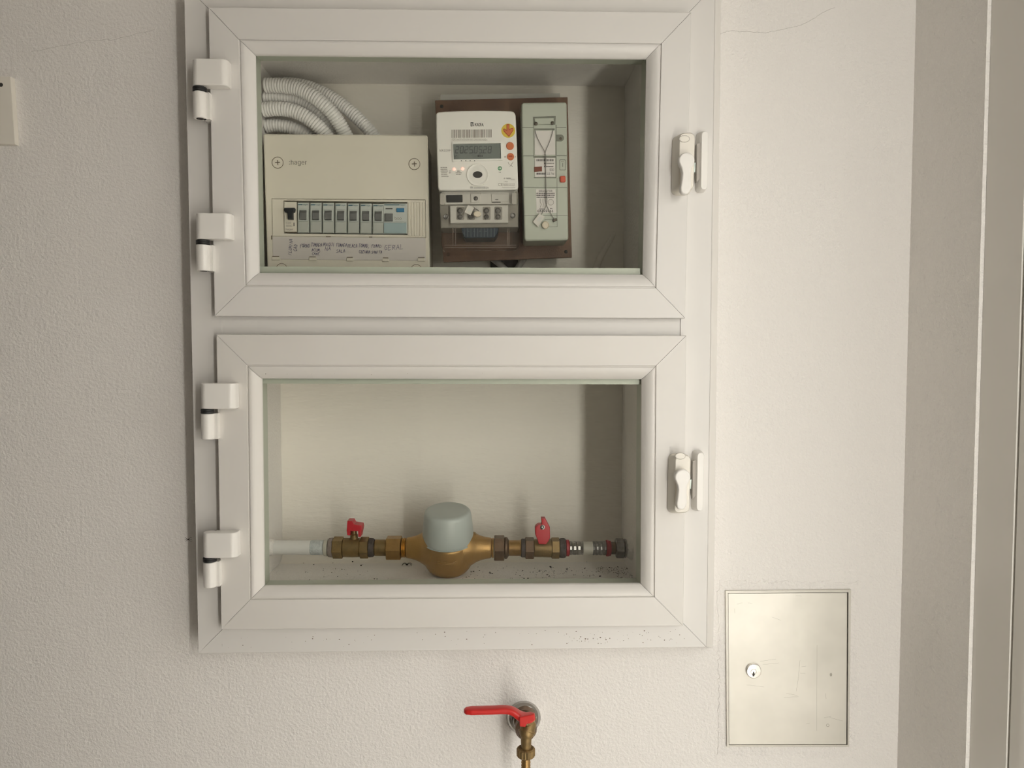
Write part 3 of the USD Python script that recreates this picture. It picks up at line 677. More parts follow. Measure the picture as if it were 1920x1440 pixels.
solo("painted_cable", tube(spline([W(a, b, y) for a, b, y in ((1153, 436, .1735), (1146, 448, .171), (1134, 468, .169), (1122, 492, .168), (1116, 515, .167), (1114, 540, .166))], 30), np.linspace(0.0035, 0.0062, 30), 12), "niche_paint", "painted-over cable curving down the recess wall right of the limiter box", "cable")

# ------------------------------------------------------------------ electricity meter
yM = 0.040
em = thing("electricity_meter", "white digital electricity meter with a grey display, on the brown board", "electricity meter", W(896, 460, 0.07))
face = [(817.2, 213), (819, 210.3), (835, 208.6), (865, 207.3), (900, 206.8), (935, 207), (958, 207.8), (963.5, 209.2), (966.8, 215), (969, 260), (970.5, 310), (971.9, 355.6), (821.6, 357.2), (819.5, 310), (818, 260)]
case = part("case", prism(rpoly(Q(face, yM), 0.0042, 4), yM, yB - 0.0004, 0.0022, 3), "meter_white", em)
part("maker_name", cat(lettering("KAIFA", 890.5, 236.3, 5.2, yM, 16, True), *[bars([r], yM) for r in ((882.4, 229.2, 887.6, 230.3), (882.4, 229.2, 883.5, 236.8), (884.4, 231.2, 888, 232.4), (884.4, 231.2, 885.5, 236.8), (886.5, 233.4, 888, 236.4), (882.4, 235.8, 885, 236.8))]), "print_black", em, False)
br, x = [], 846.5
r2 = random.Random(3)
while x < 921.5:
    w = r2.choice([0.55, 0.55, 1.1, 1.6]); br.append((x, 243.4 - 0.01 * (x - 846), min(x + w, 922), 258.6 - 0.013 * (x - 846))); x += w + r2.choice([0.5, 0.6, 0.9, 1.5])
part("barcode", bars(br, yM), "print_grey", em, False)
part("barcode_digits", lettering("02014630432825000120000005824", 847.5, 263.4, 3.3, yM, 65), "print_grey", em, False)
part("model_name", lettering("MA109P", 824.2, 284.3, 4.2, yM, 20), "print_grey", em, False)
bz = part("display_bezel", holed(rpoly(Q([(847.8, 268.2), (942, 266.2), (942.5, 300.8), (849, 303.4)], yM), 0.0008, 3), [Q([(849.3, 270.3), (938.6, 268.8), (939.3, 298), (850.6, 299.6)], yM)], yM - 0.0022, yM), "meter_bezel", em)
lcd = part("display", PP([(849.5, 270.5), (938.5, 269.0), (939.2, 297.9), (850.8, 299.4)], yM - 0.0004, yM - 0.00005), "lcd", em)
SEG = {"0": "abcdef", "2": "abged", "5": "afgcd", "8": "abcdefg"}
def digit(ch, px, py, w, h):
    P = {"a": ((0, 0), (1, 0)), "b": ((1, 0), (1, .5)), "c": ((1, .5), (1, 1)), "d": ((0, 1), (1, 1)), "e": ((0, .5), (0, 1)), "f": ((0, 0), (0, .5)), "g": ((0, .5), (1, .5))}
    out = []
    for s in SEG[ch]:
        (a, b), (c, d) = P[s]; sl = 1.2
        q = [(px + a * w + sl * (1 - b), py + b * h), (px + c * w + sl * (1 - d), py + d * h)]
        q = [(q[0][0] + 0.14 * (q[1][0] - q[0][0]), q[0][1] + 0.1 * (q[1][1] - q[0][1])), (q[1][0] - 0.14 * (q[1][0] - q[0][0]), q[1][1] - 0.1 * (q[1][1] - q[0][1]))]
        out.append(Q(q, yM - 0.0004))
    return out
seg, x = [], 853.8
for ch in "2025.05.28":
    if ch == ".": seg.append(Q([(x - 2.2, 287), (x - 1.8, 287)], yM - 0.0004)); continue
    seg += digit(ch, x, 274.4, 5.4, 12.4); x += 8.75
part("display_digits", strokes(seg, 0.0010, yM - 0.0004, 0.0002), "lcd_segment", lcd, False)
part("display_small_signs", bars([(852.5, 291, 853.6, 295), (855, 291, 857, 292), (896, 290.5, 898, 294), (899.5, 290.5, 901, 294), (903, 290.5, 905, 294)] + [(864 + j * 8.3, 300.6, 866 + j * 8.3, 302.2) for j in range(4)], yM - 0.0023), "lcd_segment", lcd, False)
# warning sticker with an arrow
st = part("sticker", prism(C(953, 245.2, 12.8, yM, 40), yM - 0.0003, yM), "sticker_yellow", em, False, label="round yellow sticker with a red arrow")
arrow = [(949.6, 233.0), (955.2, 233.0), (955.0, 242.2), (958.5, 240.2), (962.2, 239.6), (962.6, 244.5), (954.4, 256.8), (944.2, 246.2), (943.4, 241.6), (946.0, 241.4), (949.6, 243.6)]
part("arrow", prism(Q(arrow, yM - 0.0003), yM - 0.0005, yM - 0.0003), "print_red", st, False)
part("arrow_fill", cat(*[prism(inset(ccw(Q(arrow, yM - 0.0005)), 0.0009), yM - 0.0006, yM - 0.0005)]), "button_orange", st, False)
part("push_button", lathe(W(956.4, 274, yM), (0, -1, 0), [(0, 7.1 * S(yM)), (0.0012, 7.0 * S(yM)), (0.0016, 6.3 * S(yM))], 32), "button_orange", em)
b2 = part("push_button", lathe(W(957.3, 294, yM), (0, -1, 0), [(0, 6.6 * S(yM)), (0.0010, 6.5 * S(yM)), (0.0014, 5.8 * S(yM))], 32), "button_orange", em)
part("button_mark", bars([(953.5, 291.8, 960.5, 294.2)], yM - 0.0014), "print_red", b2, False)
part("button_sign", cat(bars([(945.8, 292.8, 948, 295.5), (965.5, 293.5, 967, 295)], yM), strokes([Q([(953, 304.5), (955, 309)], yM), Q([(962, 304), (956, 312)], yM), Q([(958, 310), (961, 312.5)], yM)], 0.0006, yM)), "print_grey", em, False)
for lx, ly in ((851.4, 317.2), (867.4, 316.4)):
    part("led", lathe(W(lx, ly, yM), (0, -1, 0), [(0, 2.9 * S(yM)), (0.0008, 2.7 * S(yM)), (0.0014, 1.4 * S(yM))], 18), "led_red", em, label="glowing red indicator light")
pr = part("optical_port", lathe(W(895.3, 328.2, yM), (0, -1, 0), [(0, 20.3 * S(yM)), (0.0014, 20.0 * S(yM)), (0.0016, 19.2 * S(yM)), (0.0009, 17.5 * S(yM)), (0.0009, 14 * S(yM))], 48), "meter_white", em)
part("port_window", prism(C(895.6, 327.8, 8.8, yM, 28, 6.1), yM - 0.0014, yM - 0.0008), "port_dark", pr)
part("power_sign", cat(holed(C(937.2, 315.7, 3.7, yM, 24), [C(937.2, 315.7, 2.3, yM, 20)], yM - 0.0002, yM), strokes([Q([(937.2, 312.5), (937.2, 318.5)], yM)], 0.0009, yM)), "icon_green", em, False)
micro = []
for j, (a, b, w) in enumerate(((826, 313.4, 12), (826, 316.6, 12.5), (826.5, 320, 13), (827, 323.3, 12), (827.5, 326.8, 11.5), (828, 330, 13), (842, 320, 4), (842, 323.3, 4.5), (854.5, 323.2, 11), (855, 326.2, 9.5), (857, 320.2, 6), (935.5, 322, 4), (884, 345, 3.2), (904, 344.6, 3.2))):
    x = a
    while x < a + w:
        l = r2.uniform(0.8, 2.2); micro.append((x, b, min(x + l, a + w), b + 1.5)); x += l + 0.6
part("small_print", bars(micro, yM), "print_grey", em, False)
part("approval_text", cat(lettering("CE", 934, 348.6, 5.2, yM, 8.6), lettering("M20 0122", 944.2, 348.6, 4.6, yM, 20.5), lettering("Fabricado na China", 941.5, 352.4, 2.0, yM, 24)), "print_grey", em, False)
part("grid_logo", cat(lettering("e-redes", 944.5, 335.6, 3.2, yM, 13, True, slant=0.2), lettering("2020", 957.8, 338, 2.4, yM, 7.5), lettering("1 fase", 944.5, 341.4, 2.0, yM, 7.5)), "print_grey", em, False)
part("serial_number", lettering("SN 2000005824", 881.5, 353.4, 3.6, yM, 34), "print_black", em, False)
# terminal section
yT = yM + 0.012
part("terminal_case", PP([(823, 358.6), (971.0, 357.2), (971.6, 383), (972, 426), (826.5, 427.5)], yT, yB - 0.0005, 0.001), "meter_grey", em)
part("terminal_ledge", PP([(827.5, 359.6), (966, 358.3), (966.4, 382.5), (829, 383.5)], yT - 0.006, yT - 0.0002, 0.0008), "meter_white", em)
part("cover_window", PP([(836.2, 366.0), (867.2, 365.2), (867.4, 379), (837.2, 379.6)], yT - 0.0072, yT - 0.006, 0.0003, 1, 0.001), "handle_black", em)
part("screw_plate", PP([(882.6, 363), (902, 362.6), (899.5, 379), (883, 379.4)], yT - 0.0075, yT - 0.006, 0.0004), "meter_white", em)
part("screw", lathe(W(892, 372, yT - 0.0075), (0, -1, 0), [(0, 4.0 * S(yT)), (0.0008, 3.6 * S(yT)), (0.0002, 2.8 * S(yT)), (0.0006, 1.6 * S(yT))], 20), "wire_grey", em)
part("slot_box", PP([(921, 364.3), (953.5, 363.8), (953.8, 378.2), (921.8, 378.6)], yT - 0.0072, yT - 0.006, 0.0005), "meter_white", em)
part("slot_mark", bars([(922.6, 378.4, 938.8, 379.9), (928.5, 373.8, 934.2, 374.7)], yT - 0.0075), "print_black", em, False)
tb = part("terminal_block", PP([(843.4, 385.4), (952.8, 384.2), (953, 417.6), (844.4, 418.6)], yT - 0.008, yT - 0.0002, 0.0008), "meter_white", em)
for cx in (863, 883, 912.3, 934.2):
    part("terminal_recess", PP(rect(cx - 7.3, 387.6, cx + 7.3, 412.2), yT - 0.0083, yT - 0.0081, 0, 1, 0.0015), "meter_grey", tb)
    for cy_, rr in ((395.6, 5.6), (407, 4.9)):
        part("terminal_screw", lathe(W(cx, cy_, yT - 0.0083), (0, -1, 0), [(0, rr * S(yT)), (0.0015, rr * S(yT)), (0.0018, rr * .8 * S(yT)), (0.0008, rr * .62 * S(yT)), (0.0008, rr * .4 * S(yT)), (0.0014, rr * .3 * S(yT))], 20), "steel_dull", tb)
bt = part("wire_terminals", PP([(864, 424), (936, 423), (933, 437), (927, 445.5), (872, 446.5), (867, 438)], yT + 0.004, yB - 0.0006, 0.0008), "terminal_blue", em)
part("terminal_edges", bars([(870 + j * 6.3, 426, 871 + j * 6.3, 444) for j in range(10)] + [(876 + j * 11, 433, 880 + j * 11, 434) for j in range(4)], yT + 0.004), "terminal_line", bt, False)
# clear cover with its screws
cq = [(823.5, 360), (971.5, 358.6), (974, 400), (973.5, 462), (968, 468), (832, 470), (828, 463)]
o2, i2 = rpoly(Q(cq, yT - 0.013), 0.002, 3), None
cvr = cat(loft([(inset(ccw(o2), 0.0025), yT - 0.0135), (ccw(o2), yT - 0.0115), (ccw(o2), yB - 0.0005)], (True, False)))
cvp = part("clear_cover", cvr, "clear_plastic", em, 30, label="transparent terminal cover")
for cx, cy_ in ((829.5, 372.5), (964, 371.5)):
    part("cover_boss", PP([(cx - 4.8, cy_ - 11), (cx + 4.8, cy_ - 11), (cx + 4.8, cy_ + 12), (cx - 4.8, cy_ + 12)], yT - 0.0172, yT - 0.0137, 0.001, 2, 0.0025), "meter_grey", cvp)
for cx, cy_ in ((836.4, 406.2), (961.5, 404.3)):
    part("cover_screw", lathe(W(cx, cy_, yT - 0.0137), (0, -1, 0), [(0, 5.2 * S(yT)), (0.001, 5.0 * S(yT)), (0.0014, 4.2 * S(yT)), (0.0006, 2.4 * S(yT))], 20), "steel_dull", cvp)
part("cover_ridge", cat(*[PP(rect(a, 428, a + 1.0, 462), yT - 0.0142, yT - 0.0136) for a in (849, 853.5, 951.5, 954)] + [PP(rect(834, a, 968, a + 0.9), yT - 0.0142, yT - 0.0136) for a in (459, 463.5)]), "cover_ridge", cvp, False)
# seal
sl1 = thing("meter_seal", "white square tag and round seal hanging on the clear meter cover", "seal", W(884, 400, yT - 0.016), "seal tags on the meters")
part("tag", PP([(877.7, 384.2), (889.1, 389.5), (882.2, 403.5), (870.9, 398)], yT - 0.0185, yT - 0.0172), "seal_paper", sl1)
part("tag_print", bars([(877, 391.5, 883, 396)], yT - 0.0185), "print_pale", sl1, False)
part("disc", prism(C(895, 401, 7.2, yT - .019, 28, 5.4), yT - 0.019, yT - 0.0145, 0.001, 2), "seal_disc", sl1)
part("wire", tube(spline([W(a, b, yT - 0.0152) for a, b in ((887, 396), (890, 392), (896, 394), (897, 399))], 14), 0.0005, 6), "wire_grey", sl1)

# ------------------------------------------------------------------ power limiter
yL = 0.045
pl_ = thing("power_limiter", "tall grey-green power limiter box with a red button, right on the brown board", "breaker box", W(1024, 452, 0.07))
part("case", prism(rpoly(Q([(977.4, 192.2), (1062.8, 190.9), (1066, 450.4), (983.4, 452)], yL), 0.0038, 5), yL, yB - 0.0004, 0.0025, 3), "limiter_green", pl_)
part("case_groove", bars([(979, 239.2, 1000, 240), (1043, 239, 1062, 239.8), (980.5, 291.6, 1001, 293), (1044, 291, 1062.5, 292.4), (981, 351, 1063, 352.2), (982.5, 404, 1064, 404.9), (1000.0, 234, 1001.2, 296), (1041.6, 234, 1043.4, 334), (1043.8, 334, 1044.8, 413), (1001, 332.2, 1042.5, 334.2), (1001.5, 292.4, 1042, 295.6)], yL), "limiter_groove", pl_, False)
hr = part("hook_recess", PP([(999.4, 219), (1042, 217.6), (1041.4, 233.6), (1000.3, 234.4)], yL - 0.0004, yL - 0.00005), "limiter_groove", pl_)
part("hook_bar", PP([(1002, 221.5), (1038.5, 220.8), (1037.5, 232.6), (1004, 233.4)], yL - 0.0022, yL - 0.0005, 0.0006), "limiter_green", hr)
for sx, sy_ in ((1005, 232), (1035.8, 230.6)):
    part("screw", lathe(W(sx, sy_, yL - 0.0022), (0, -1, 0), [(0, 3.4 * S(yL)), (0.001, 3.0 * S(yL)), (0.0014, 2.0 * S(yL))], 16), "brown_metal", hr)
part("top_slot", bars([(1002, 240.8, 1040, 243.8)], yL), "limiter_groove", pl_, False)
part("blank_plate", PP([(1002, 245), (1040, 244.6), (1041.2, 290), (1002.6, 290.8)], yL - 0.0008, yL - 0.00005, 0.0003, 1, 0.0012), "limiter_plate", pl_)
half = [(1043, 252.4)] + [(1051.2 + 6.4 * math.cos(t), 258.6 - 6.4 * math.sin(t)) for t in np.linspace(math.pi / 2, -math.pi / 2, 12)] + [(1043, 264.8)]
kn = part("finger_notch", PP(half, yL - 0.0006, yL - 0.00005), "limiter_groove", pl_)
part("notch_hole", prism(C(1051, 260, 2.6, yL, 16), yL - 0.0009, yL - 0.0006), "brown_metal", kn)
rp = part("rating_plate", PP([(1002.3, 296), (1041, 295.8), (1041.6, 331.2), (1002.8, 332)], yL - 0.0008, yL - 0.00005, 0.0003, 1, 0.001), "limiter_plate", pl_)
part("rating_window", PP([(1001.6, 313), (1016.2, 312), (1016.4, 321.2), (1001.8, 322)], yL - 0.0016, yL - 0.0008, 0.0003), "window_red", rp)
pbars = []
for a, b, w, h in ((1005.5, 298.6, 33, 3.6), (1020, 305.6, 18.5, 1.6), (1020, 311.2, 17.5, 2), (1006, 324, 17, 3.6)):
    x = a
    while x < a + w - 0.4:
        l = r2.uniform(0.7, 1.5); pbars.append((x, b, min(x + l, a + w), b + h)); x += l + r2.uniform(0.6, 1.0)
part("rating_print", cat(bars(pbars, yL - 0.0008), lettering("500", 1030.6, 320.6, 4.4, yL - 0.0008, 8), lettering("111 746", 1025.2, 327.6, 3.9, yL - 0.0008, 13.6)), "print_black", rp, False)
ri = part("rating_index", holed(rpoly(Q(rect(1049, 299.2, 1060.6, 319.2), yL), 0.0012, 3), [rpoly(Q(rect(1050, 300.2, 1059.6, 318.2), yL), 0.0009, 3)], yL - 0.0003, yL - 0.00005), "limiter_groove", pl_, False)
part("index_sign", cat(bars([(1054.3, 305.5, 1055.6, 313)], yL), *[bars([(1052 + 2.0 * j, 302.2, 1053 + 2 * j, 303.4)], yL) for j in range(3)]), "limiter_groove", ri, False)
part("red_button", PP([(1049.8, 329.6), (1060.4, 329.4), (1061, 341), (1050.4, 341.4)], yL - 0.004, yL - 0.00005, 0.0014, 3, 0.0018), "button_red", pl_)
dl = part("device_label", PP([(1004.6, 355), (1041.4, 354.6), (1043.4, 399), (1006, 400)], yL - 0.0004, yL - 0.00005), "limiter_plate", pl_)
pbars = []
for a, b, w, h in ((1005.4, 361.6, 34.5, 2.0), (1005.4, 365.2, 34.5, 2.0), (1006.2, 369.2, 33, 1.5), (1011, 391.2, 9, 1.2), (1031.5, 390.4, 4.5, 1.6)):
    x = a
    while x < a + w - 0.4:
        l = r2.uniform(0.8, 2.0); pbars.append((x, b, min(x + l, a + w), b + h)); x += l + r2.uniform(0.5, 0.8)
part("label_print", cat(bars(pbars, yL - 0.0004), lettering("DISJUNTOR", 1010.3, 359.8, 3.5, yL - 0.0004, 25), lettering("03322761", 1007.8, 397.8, 4.2, yL - 0.0004, 29.5, True)), "print_black", dl, False)
part("label_diagram", cat(strokes([Q([(1013 + j * 5, 373), (1013 + j * 5, 379), (1015 + j * 4, 383), (1013 + j * 5, 389)], yL - 0.0004) for j in range(2)], 0.0007, yL - 0.0004), holed(C(1032.6, 379.4, 5.6, yL, 28), [C(1032.6, 379.4, 4.9, yL, 28)], yL - 0.0007, yL - 0.0004)), "print_grey", dl, False)
part("seal_slot", strokes([Q([(1021, 411.6), (1044.6, 410.6), (1045, 425), (1028, 425.6)], yL)], 0.0006, yL), "limiter_groove", pl_, False)
yW = yL - 0.0030
w1 = [W(a, b, yW) for a, b in ((1003, 243), (1004.5, 249), (1014, 271), (1022, 286.5), (1023.0, 320), (1024, 350), (1025, 385), (1031, 397), (1038, 409), (1042, 414))]
w2 = [W(a, b, yW) for a, b in ((1037.5, 243), (1036, 249), (1029, 270), (1022.6, 286), (1023.4, 320), (1023.6, 350), (1024.6, 384), (1020, 394), (1014, 404), (1012, 407))]
slw = thing("limiter_seal", "sealing wire with a tilted paper tag and a round seal, hung down the limiter box", "seal", W(1022, 420, yW), "seal tags on the meters")
part("wire", tube(spline(w1, 60), 0.00042, 6), "seal_wire", slw)
part("wire", tube(spline(w2, 60), 0.00042, 6), "seal_wire", slw)
part("tag", PP([(1011.4, 399.8), (1021.3, 406.3), (1009.1, 425.5), (999.4, 415.8)], yW - 0.0018, yW - 0.0004), "seal_paper", slw)
part("tag_print", PP([(1010.8, 406.5), (1016, 409), (1011.5, 416), (1007, 413.5)], yW - 0.0020, yW - 0.0018), "print_pale", slw)
sd = part("disc", lathe(W(1022.8, 422, yW), (0, -1, 0), [(-0.0015, 6.8 * S(yL)), (0.001, 6.8 * S(yL)), (0.0018, 6.0 * S(yL)), (0.0012, 5.2 * S(yL))], 28), "seal_disc", slw)
part("lead_clip", PP([(1036.5, 412), (1043.5, 408.8), (1044.5, 413), (1038, 416)], yW - 0.0014, yW + 0.002, 0.0004), "brown_metal", slw)

# ------------------------------------------------------------------ lower compartment: water line
yP = 0.085
def ax(px):
    return W(px, 1026.6 + (px - 600) * 0.0022, yP)
sP = S(yP)
DX = ax(1100) - ax(600); DX /= np.linalg.norm(DX)
O0 = ax(600)
def T(px): return float((ax(px) - O0) @ DX)
def pipe(name, segs, lk, parent, n=32, sm=35, **kw):
    return part(name, lathe(O0, DX, [(T(a), r * sP) for a, r in segs], n), lk, parent, sm, **kw)
def nut(name, a, b, r, lk, parent, turn=0.0, ch=0.0012, **kw):
    return part(name, hexa(O0, DX, T(a), T(b), r * sP, ch, turn), lk, parent, 20, **kw)
wp = thing("water_pipe", "white painted water pipe coming out of the left recess wall", "pipe", O0)
pipe("tube_wall", [(502, 13.4), (521, 13.4), (560, 13.6), (583, 13.9)], "pipe_paint", wp)
pipe("thread_tape", [(583.2, 13.2), (586, 13.9), (600, 14.0), (605, 13.6), (607, 12.5)], "pipe_tape", wp, label="whitish thread tape")
pipe("sealing_ring", [(607.2, 13), (609, 15.5), (614, 16.3), (615.5, 15)], "pipe_white", wp)
wall_cone = lathe(O0, DX, [(T(501.5), 17.5 * sP), (T(508), 16 * sP), (T(515), 14.2 * sP)], 24)
part("collar", wall_cone, "plaster_rough", wp)
v1 = thing("ball_valve", "brass ball valve with a short red butterfly handle, left of the water meter", "valve", ax(655), "ball valves on the water line")
pipe("packing", [(615.8, 15.5), (617, 17.6), (623, 18.4), (624.6, 17)], "hemp_grey", v1)
b_ = nut("body", 624.8, 643.5, 20.6, "brass_dull", v1, 0.2)
pipe("barrel", [(643.7, 16.5), (645, 17.8), (660, 17.9), (674, 17.6), (675.3, 16.3)], "brass_dull", b_)
nut("end_hex", 675.5, 691.5, 20.2, "brass_dull", v1, 0.25)
pipe("joint", [(691.7, 17), (693, 18), (700, 17.4), (702.2, 15)], "black_joint", v1, label="dark sealant joint")
sc = ax(664)
part("stem", lathe(sc + [0, 0, 0.012], (0, 0, 1), [(0, 7.2 * sP), (0.0075, 7.0 * sP), (0.008, 5.2 * sP), (0.016, 5.0 * sP)], 20), "brass_dull", v1)
h1 = [(651, 977), (660.2, 977.0), (663.6, 983.3), (677.6, 985.4), (678.8, 991), (675.8, 1007.2), (671.5, 1006.8), (671.2, 996.2), (656.6, 996), (655.8, 1004.6), (650.8, 1003.6), (649.6, 995)]
part("handle", prism(Q(h1, yP - 0.009), yP - 0.009, yP + 0.010, 0.0012, 2), "red_plastic", v1, 35)
uc1 = thing("union_coupling", "brass union nut and tail joining the left valve to the meter", "pipe fitting", ax(725), "unions on both sides of the meter")
pipe("tail", [(702.5, 14), (704, 15.3), (722, 15.2), (724.6, 14.6)], "brass_dull", uc1)
nut("union_nut", 725, 752.5, 23.2, "brass", uc1, 0.0)
wm = thing("water_meter", "bronze water meter with a domed grey cap in the lower compartment", "water meter", ax(841))
# body: arms and bowl as one casting, leaning a little forward
arm = lathe(O0, DX, [(T(761.4), 18.2 * sP), (T(763), 19.2 * sP), (T(770), 20.2 * sP), (T(779), 22.4 * sP), (T(788), 26.5 * sP), (T(797), 32.5 * sP), (T(808), 38 * sP), (T(872), 38 * sP), (T(884), 32.5 * sP), (T(893), 26.5 * sP), (T(903), 22.4 * sP), (T(912), 20.2 * sP), (T(920), 19.2 * sP), (T(922.2), 18.0 * sP)], 40)
mc = ax(840.5); lean = math.radians(12.0)
zax = np.array([0, -math.sin(lean), math.cos(lean)])
bowl = lathe(mc, zax, [(-0.0410, 4 * sP), (-0.0402, 17 * sP), (-0.0375, 28 * sP), (-0.033, 37 * sP), (-0.026, 43.5 * sP), (-0.016, 47 * sP), (-0.004, 48 * sP), (0.007, 47.4 * sP), (0.0115, 46 * sP)], 56)
body = (manifold(arm) + manifold(bowl)).refine_to_length(0.0035)
bm = unmanifold(body); bm.merge_vertices(); trimesh.smoothing.filter_taubin(bm, iterations=14)
part("body", bm, "bronze", wm, True)
pipe("thread", [(752.8, 16.5), (754, 18.6), (755.2, 17.4), (756.4, 18.6), (757.6, 17.4), (758.8, 18.6), (760.0, 17.4), (761.0, 18.2)], "brass_bright", wm, label="bright brass thread")
pipe("thread", [(922.6, 17.0), (923.4, 18.8), (925.0, 18.8), (925.8, 17.2)], "brass_bright", wm)
ct = mc + zax * 0.0122
cap = lathe(ct, zax, [(0, 47.3 * sP), (0.003, 47.9 * sP), (0.010, 47.9 * sP), (0.022, 46.8 * sP), (0.034, 45.0 * sP), (0.041, 43.8 * sP), (0.0445, 42.6 * sP), (0.0465, 40 * sP), (0.0475, 36 * sP), (0.0472, 10 * sP)], 64)
cp = part("cap", cap, "cap_grey", wm, 40)
part("cap_rim", lathe(ct, zax, [(-0.0004, 47.6 * sP), (-0.0002, 49.0 * sP), (0.0012, 49.2 * sP), (0.0016, 48.2 * sP)], 64), "cap_grey", cp)
# raised casting mark on the bowl
dz = lambda px, py: W(px, py, yP - 0.0395)
part("casting_mark", cat(*[tube(spline([dz(818, 1055 + j * 3.5) + [0, 0.003, 0], dz(830, 1054.5 + j * 3.5), dz(843, 1056.5 + j * 2), dz(855, 1053 + j * 3.5) + [0, 0.003, 0]], 16), 0.0006, 6) for j in (0, 1)]), "bronze", wm, True)
part("lid_lug", cat(tube([W(889.5, 1002.5, yP), W(889.5, 1010, yP)], 0.0022, 10), tube(spline([W(886, 1001, yP - .004), W(889, 998.5, yP - .004), W(892, 1001, yP - .004), W(892, 1006, yP - .004)], 12), 0.0010, 8)), "brass_dull", wm)
uc2 = thing("union_coupling", "brown brass union nut and tail joining the meter to the right valve", "pipe fitting", ax(945), "unions on both sides of the meter")
nut("union_nut", 926.6, 945.5, 24.6, "brass_brown", uc2, 0.0)
pipe("shoulder", [(945.7, 19), (947, 20.6), (950.5, 20.2), (953, 16.5), (954, 14.5)], "brass_brown", uc2)
pipe("tail", [(954.2, 14.6), (974, 14.6), (976.6, 16)], "brass", uc2)
v2 = thing("ball_valve", "brass ball valve with a taller red handle and a screw, right of the water meter", "valve", ax(1015), "ball valves on the water line")
pipe("joint", [(976.8, 16), (978.5, 17.6), (984.5, 17.4)], "black_joint", v2, label="dark sealant joint")
b2_ = nut("body", 984.8, 1001.0, 20.6, "brass_brown", v2, 0.1)
pipe("barrel", [(1001.2, 16), (1002.5, 16.9), (1022, 17.2), (1033.6, 17.4)], "brass_dull", b2_)
nut("end_hex", 1033.8, 1048.6, 20.0, "brass_dull", v2, 0.15)
pipe("joint", [(1048.8, 17.4), (1051, 18.4), (1057, 18.6), (1060.2, 17.6)], "black_joint", v2)
part("stem", lathe(ax(1017) + [0, 0, 0.012], (0, 0, 1), [(0, 7 * sP), (0.010, 6.6 * sP), (0.016, 5 * sP)], 20), "brass_dull", v2)
h2 = [(1015, 972), (1022.2, 972), (1031.2, 989.2), (1031.6, 1009), (1028.2, 1015.5), (1024, 1021), (1010, 1020.5), (1007.6, 1012), (1003.8, 1003), (1003.4, 990), (1006, 986), (1010, 983.6), (1015.8, 983.2)]
hh = part("handle", prism(Q(h2, yP - 0.020), yP - 0.020, yP - 0.008, 0.0014, 2), "red_plastic", v2, 35)
part("screw", lathe(W(1017.2, 988.4, yP - 0.020), (0, -1, 0.2), [(-0.001, 0.0034), (0.0006, 0.0034), (0.001, 0.0022), (0.0004, 0.0012)], 18), "steel", hh)
pc = thing("press_coupling", "steel press-fit coupling with two red rings, at the right end of the water line", "pipe fitting", ax(1110))
pipe("red_ring", [(1060.6, 14), (1061.4, 15.6), (1066.4, 15.6), (1067.2, 14)], "red_ring", pc)
s1_ = [(1067.5, 12.0), (1068, 13.0)] + [(1069 + j * 2, 13.0 - 0.9 * (j % 4 == 2)) for j in range(12)] + [(1092, 13.2), (1093, 12.6)]
pipe("steel_sleeve", s1_, "steel", pc, 12, 20)
pipe("plastic_pipe", [(1093.2, 12.0), (1110.8, 12.0)], "pipe_white", pc, label="short bare length of off-white plastic pipe")
s2_ = [(1111, 12.6), (1111.6, 13.4)] + [(1113 + j * 2.4, 13.3 - 1.1 * (j % 3 == 1)) for j in range(10)] + [(1136, 13)]
pipe("steel_sleeve", s2_, "steel_dull", pc, 14, 20)
pipe("red_ring", [(1136.2, 14), (1136.8, 15.4), (1141, 15.4), (1141.6, 14.2), (1144.6, 14)], "red_ring", pc)
pipe("brass_neck", [(1144.8, 11.6), (1153.6, 11.6)], "brass_brown", pc)
nut("end_nut", 1153.8, 1170, 18.8, "steel_dull", pc, 0.1, 0.002)
pipe("nut_flange", [(1170.2, 17), (1171.6, 18.2), (1173.2, 17.6)], "steel_dull", pc)
part("collar", lathe(O0, DX, [(T(1173.6), 15 * sP), (T(1178), 20 * sP), (T(1186), 24 * sP), (T(1189.0), 27 * sP)], 28), "plaster_rough", pc, label="rough plaster cone around the pipe end")
# crumbs on the recess floor, a dead spider
zf = NZ0 + 0.0001
def crumb(px, py, r):
    c = WZ(px, py, zf)
    for _ in range(6):                            # crumbs near the back lie on the fillet
        t = c[1] - (NB - CR); lift = CR - math.sqrt(max(CR * CR - min(t, CR * .9) ** 2, 0)) if t > 0 else 0.0
        c = WZ(px, py, zf + lift)
    m = trimesh.creation.icosphere(0, r)
    v = np.array(m.vertices) * [rng.uniform(.8, 1.9), rng.uniform(.8, 1.3), rng.uniform(.4, .8)] * rng.uniform(.8, 1.2)
    a = rng.uniform(0, 3); v = np.c_[v[:, 0] * math.cos(a) - v[:, 1] * math.sin(a), v[:, 0] * math.sin(a) + v[:, 1] * math.cos(a), v[:, 2]]
    v[:, 2] += -v[:, 2].min(); v += c
    return trimesh.Trimesh(v, m.faces, process=False)
cr = []
named = [(583, 1047), (661, 1054, 2.2), (677, 1061, 1.8), (624, 1056), (629, 1067), (641, 1068, 1.5), (646, 1068), (671, 1071), (622, 1074), (651, 1077), (633, 1081), (606, 1070), (573, 1073), (557, 1046), (702, 1086, 1.6), (707, 1086), (798, 1071), (888, 1072, 1.8), (899, 1070), (905, 1073), (919, 1075, 2.2), (923, 1076, 2), (907, 1082), (890, 1085), (950, 1062), (1032, 1063, 2.2), (1033, 1065, 2), (1026, 1078, 2), (990, 1085, 1.8), (968, 1074), (1125, 1081, 2), (1063, 1069), (1100, 1054), (1143, 1065, 2)]
for t in named: cr.append(crumb(t[0], t[1], 0.00065 * (t[2] if len(t) > 2 else 1.0)))
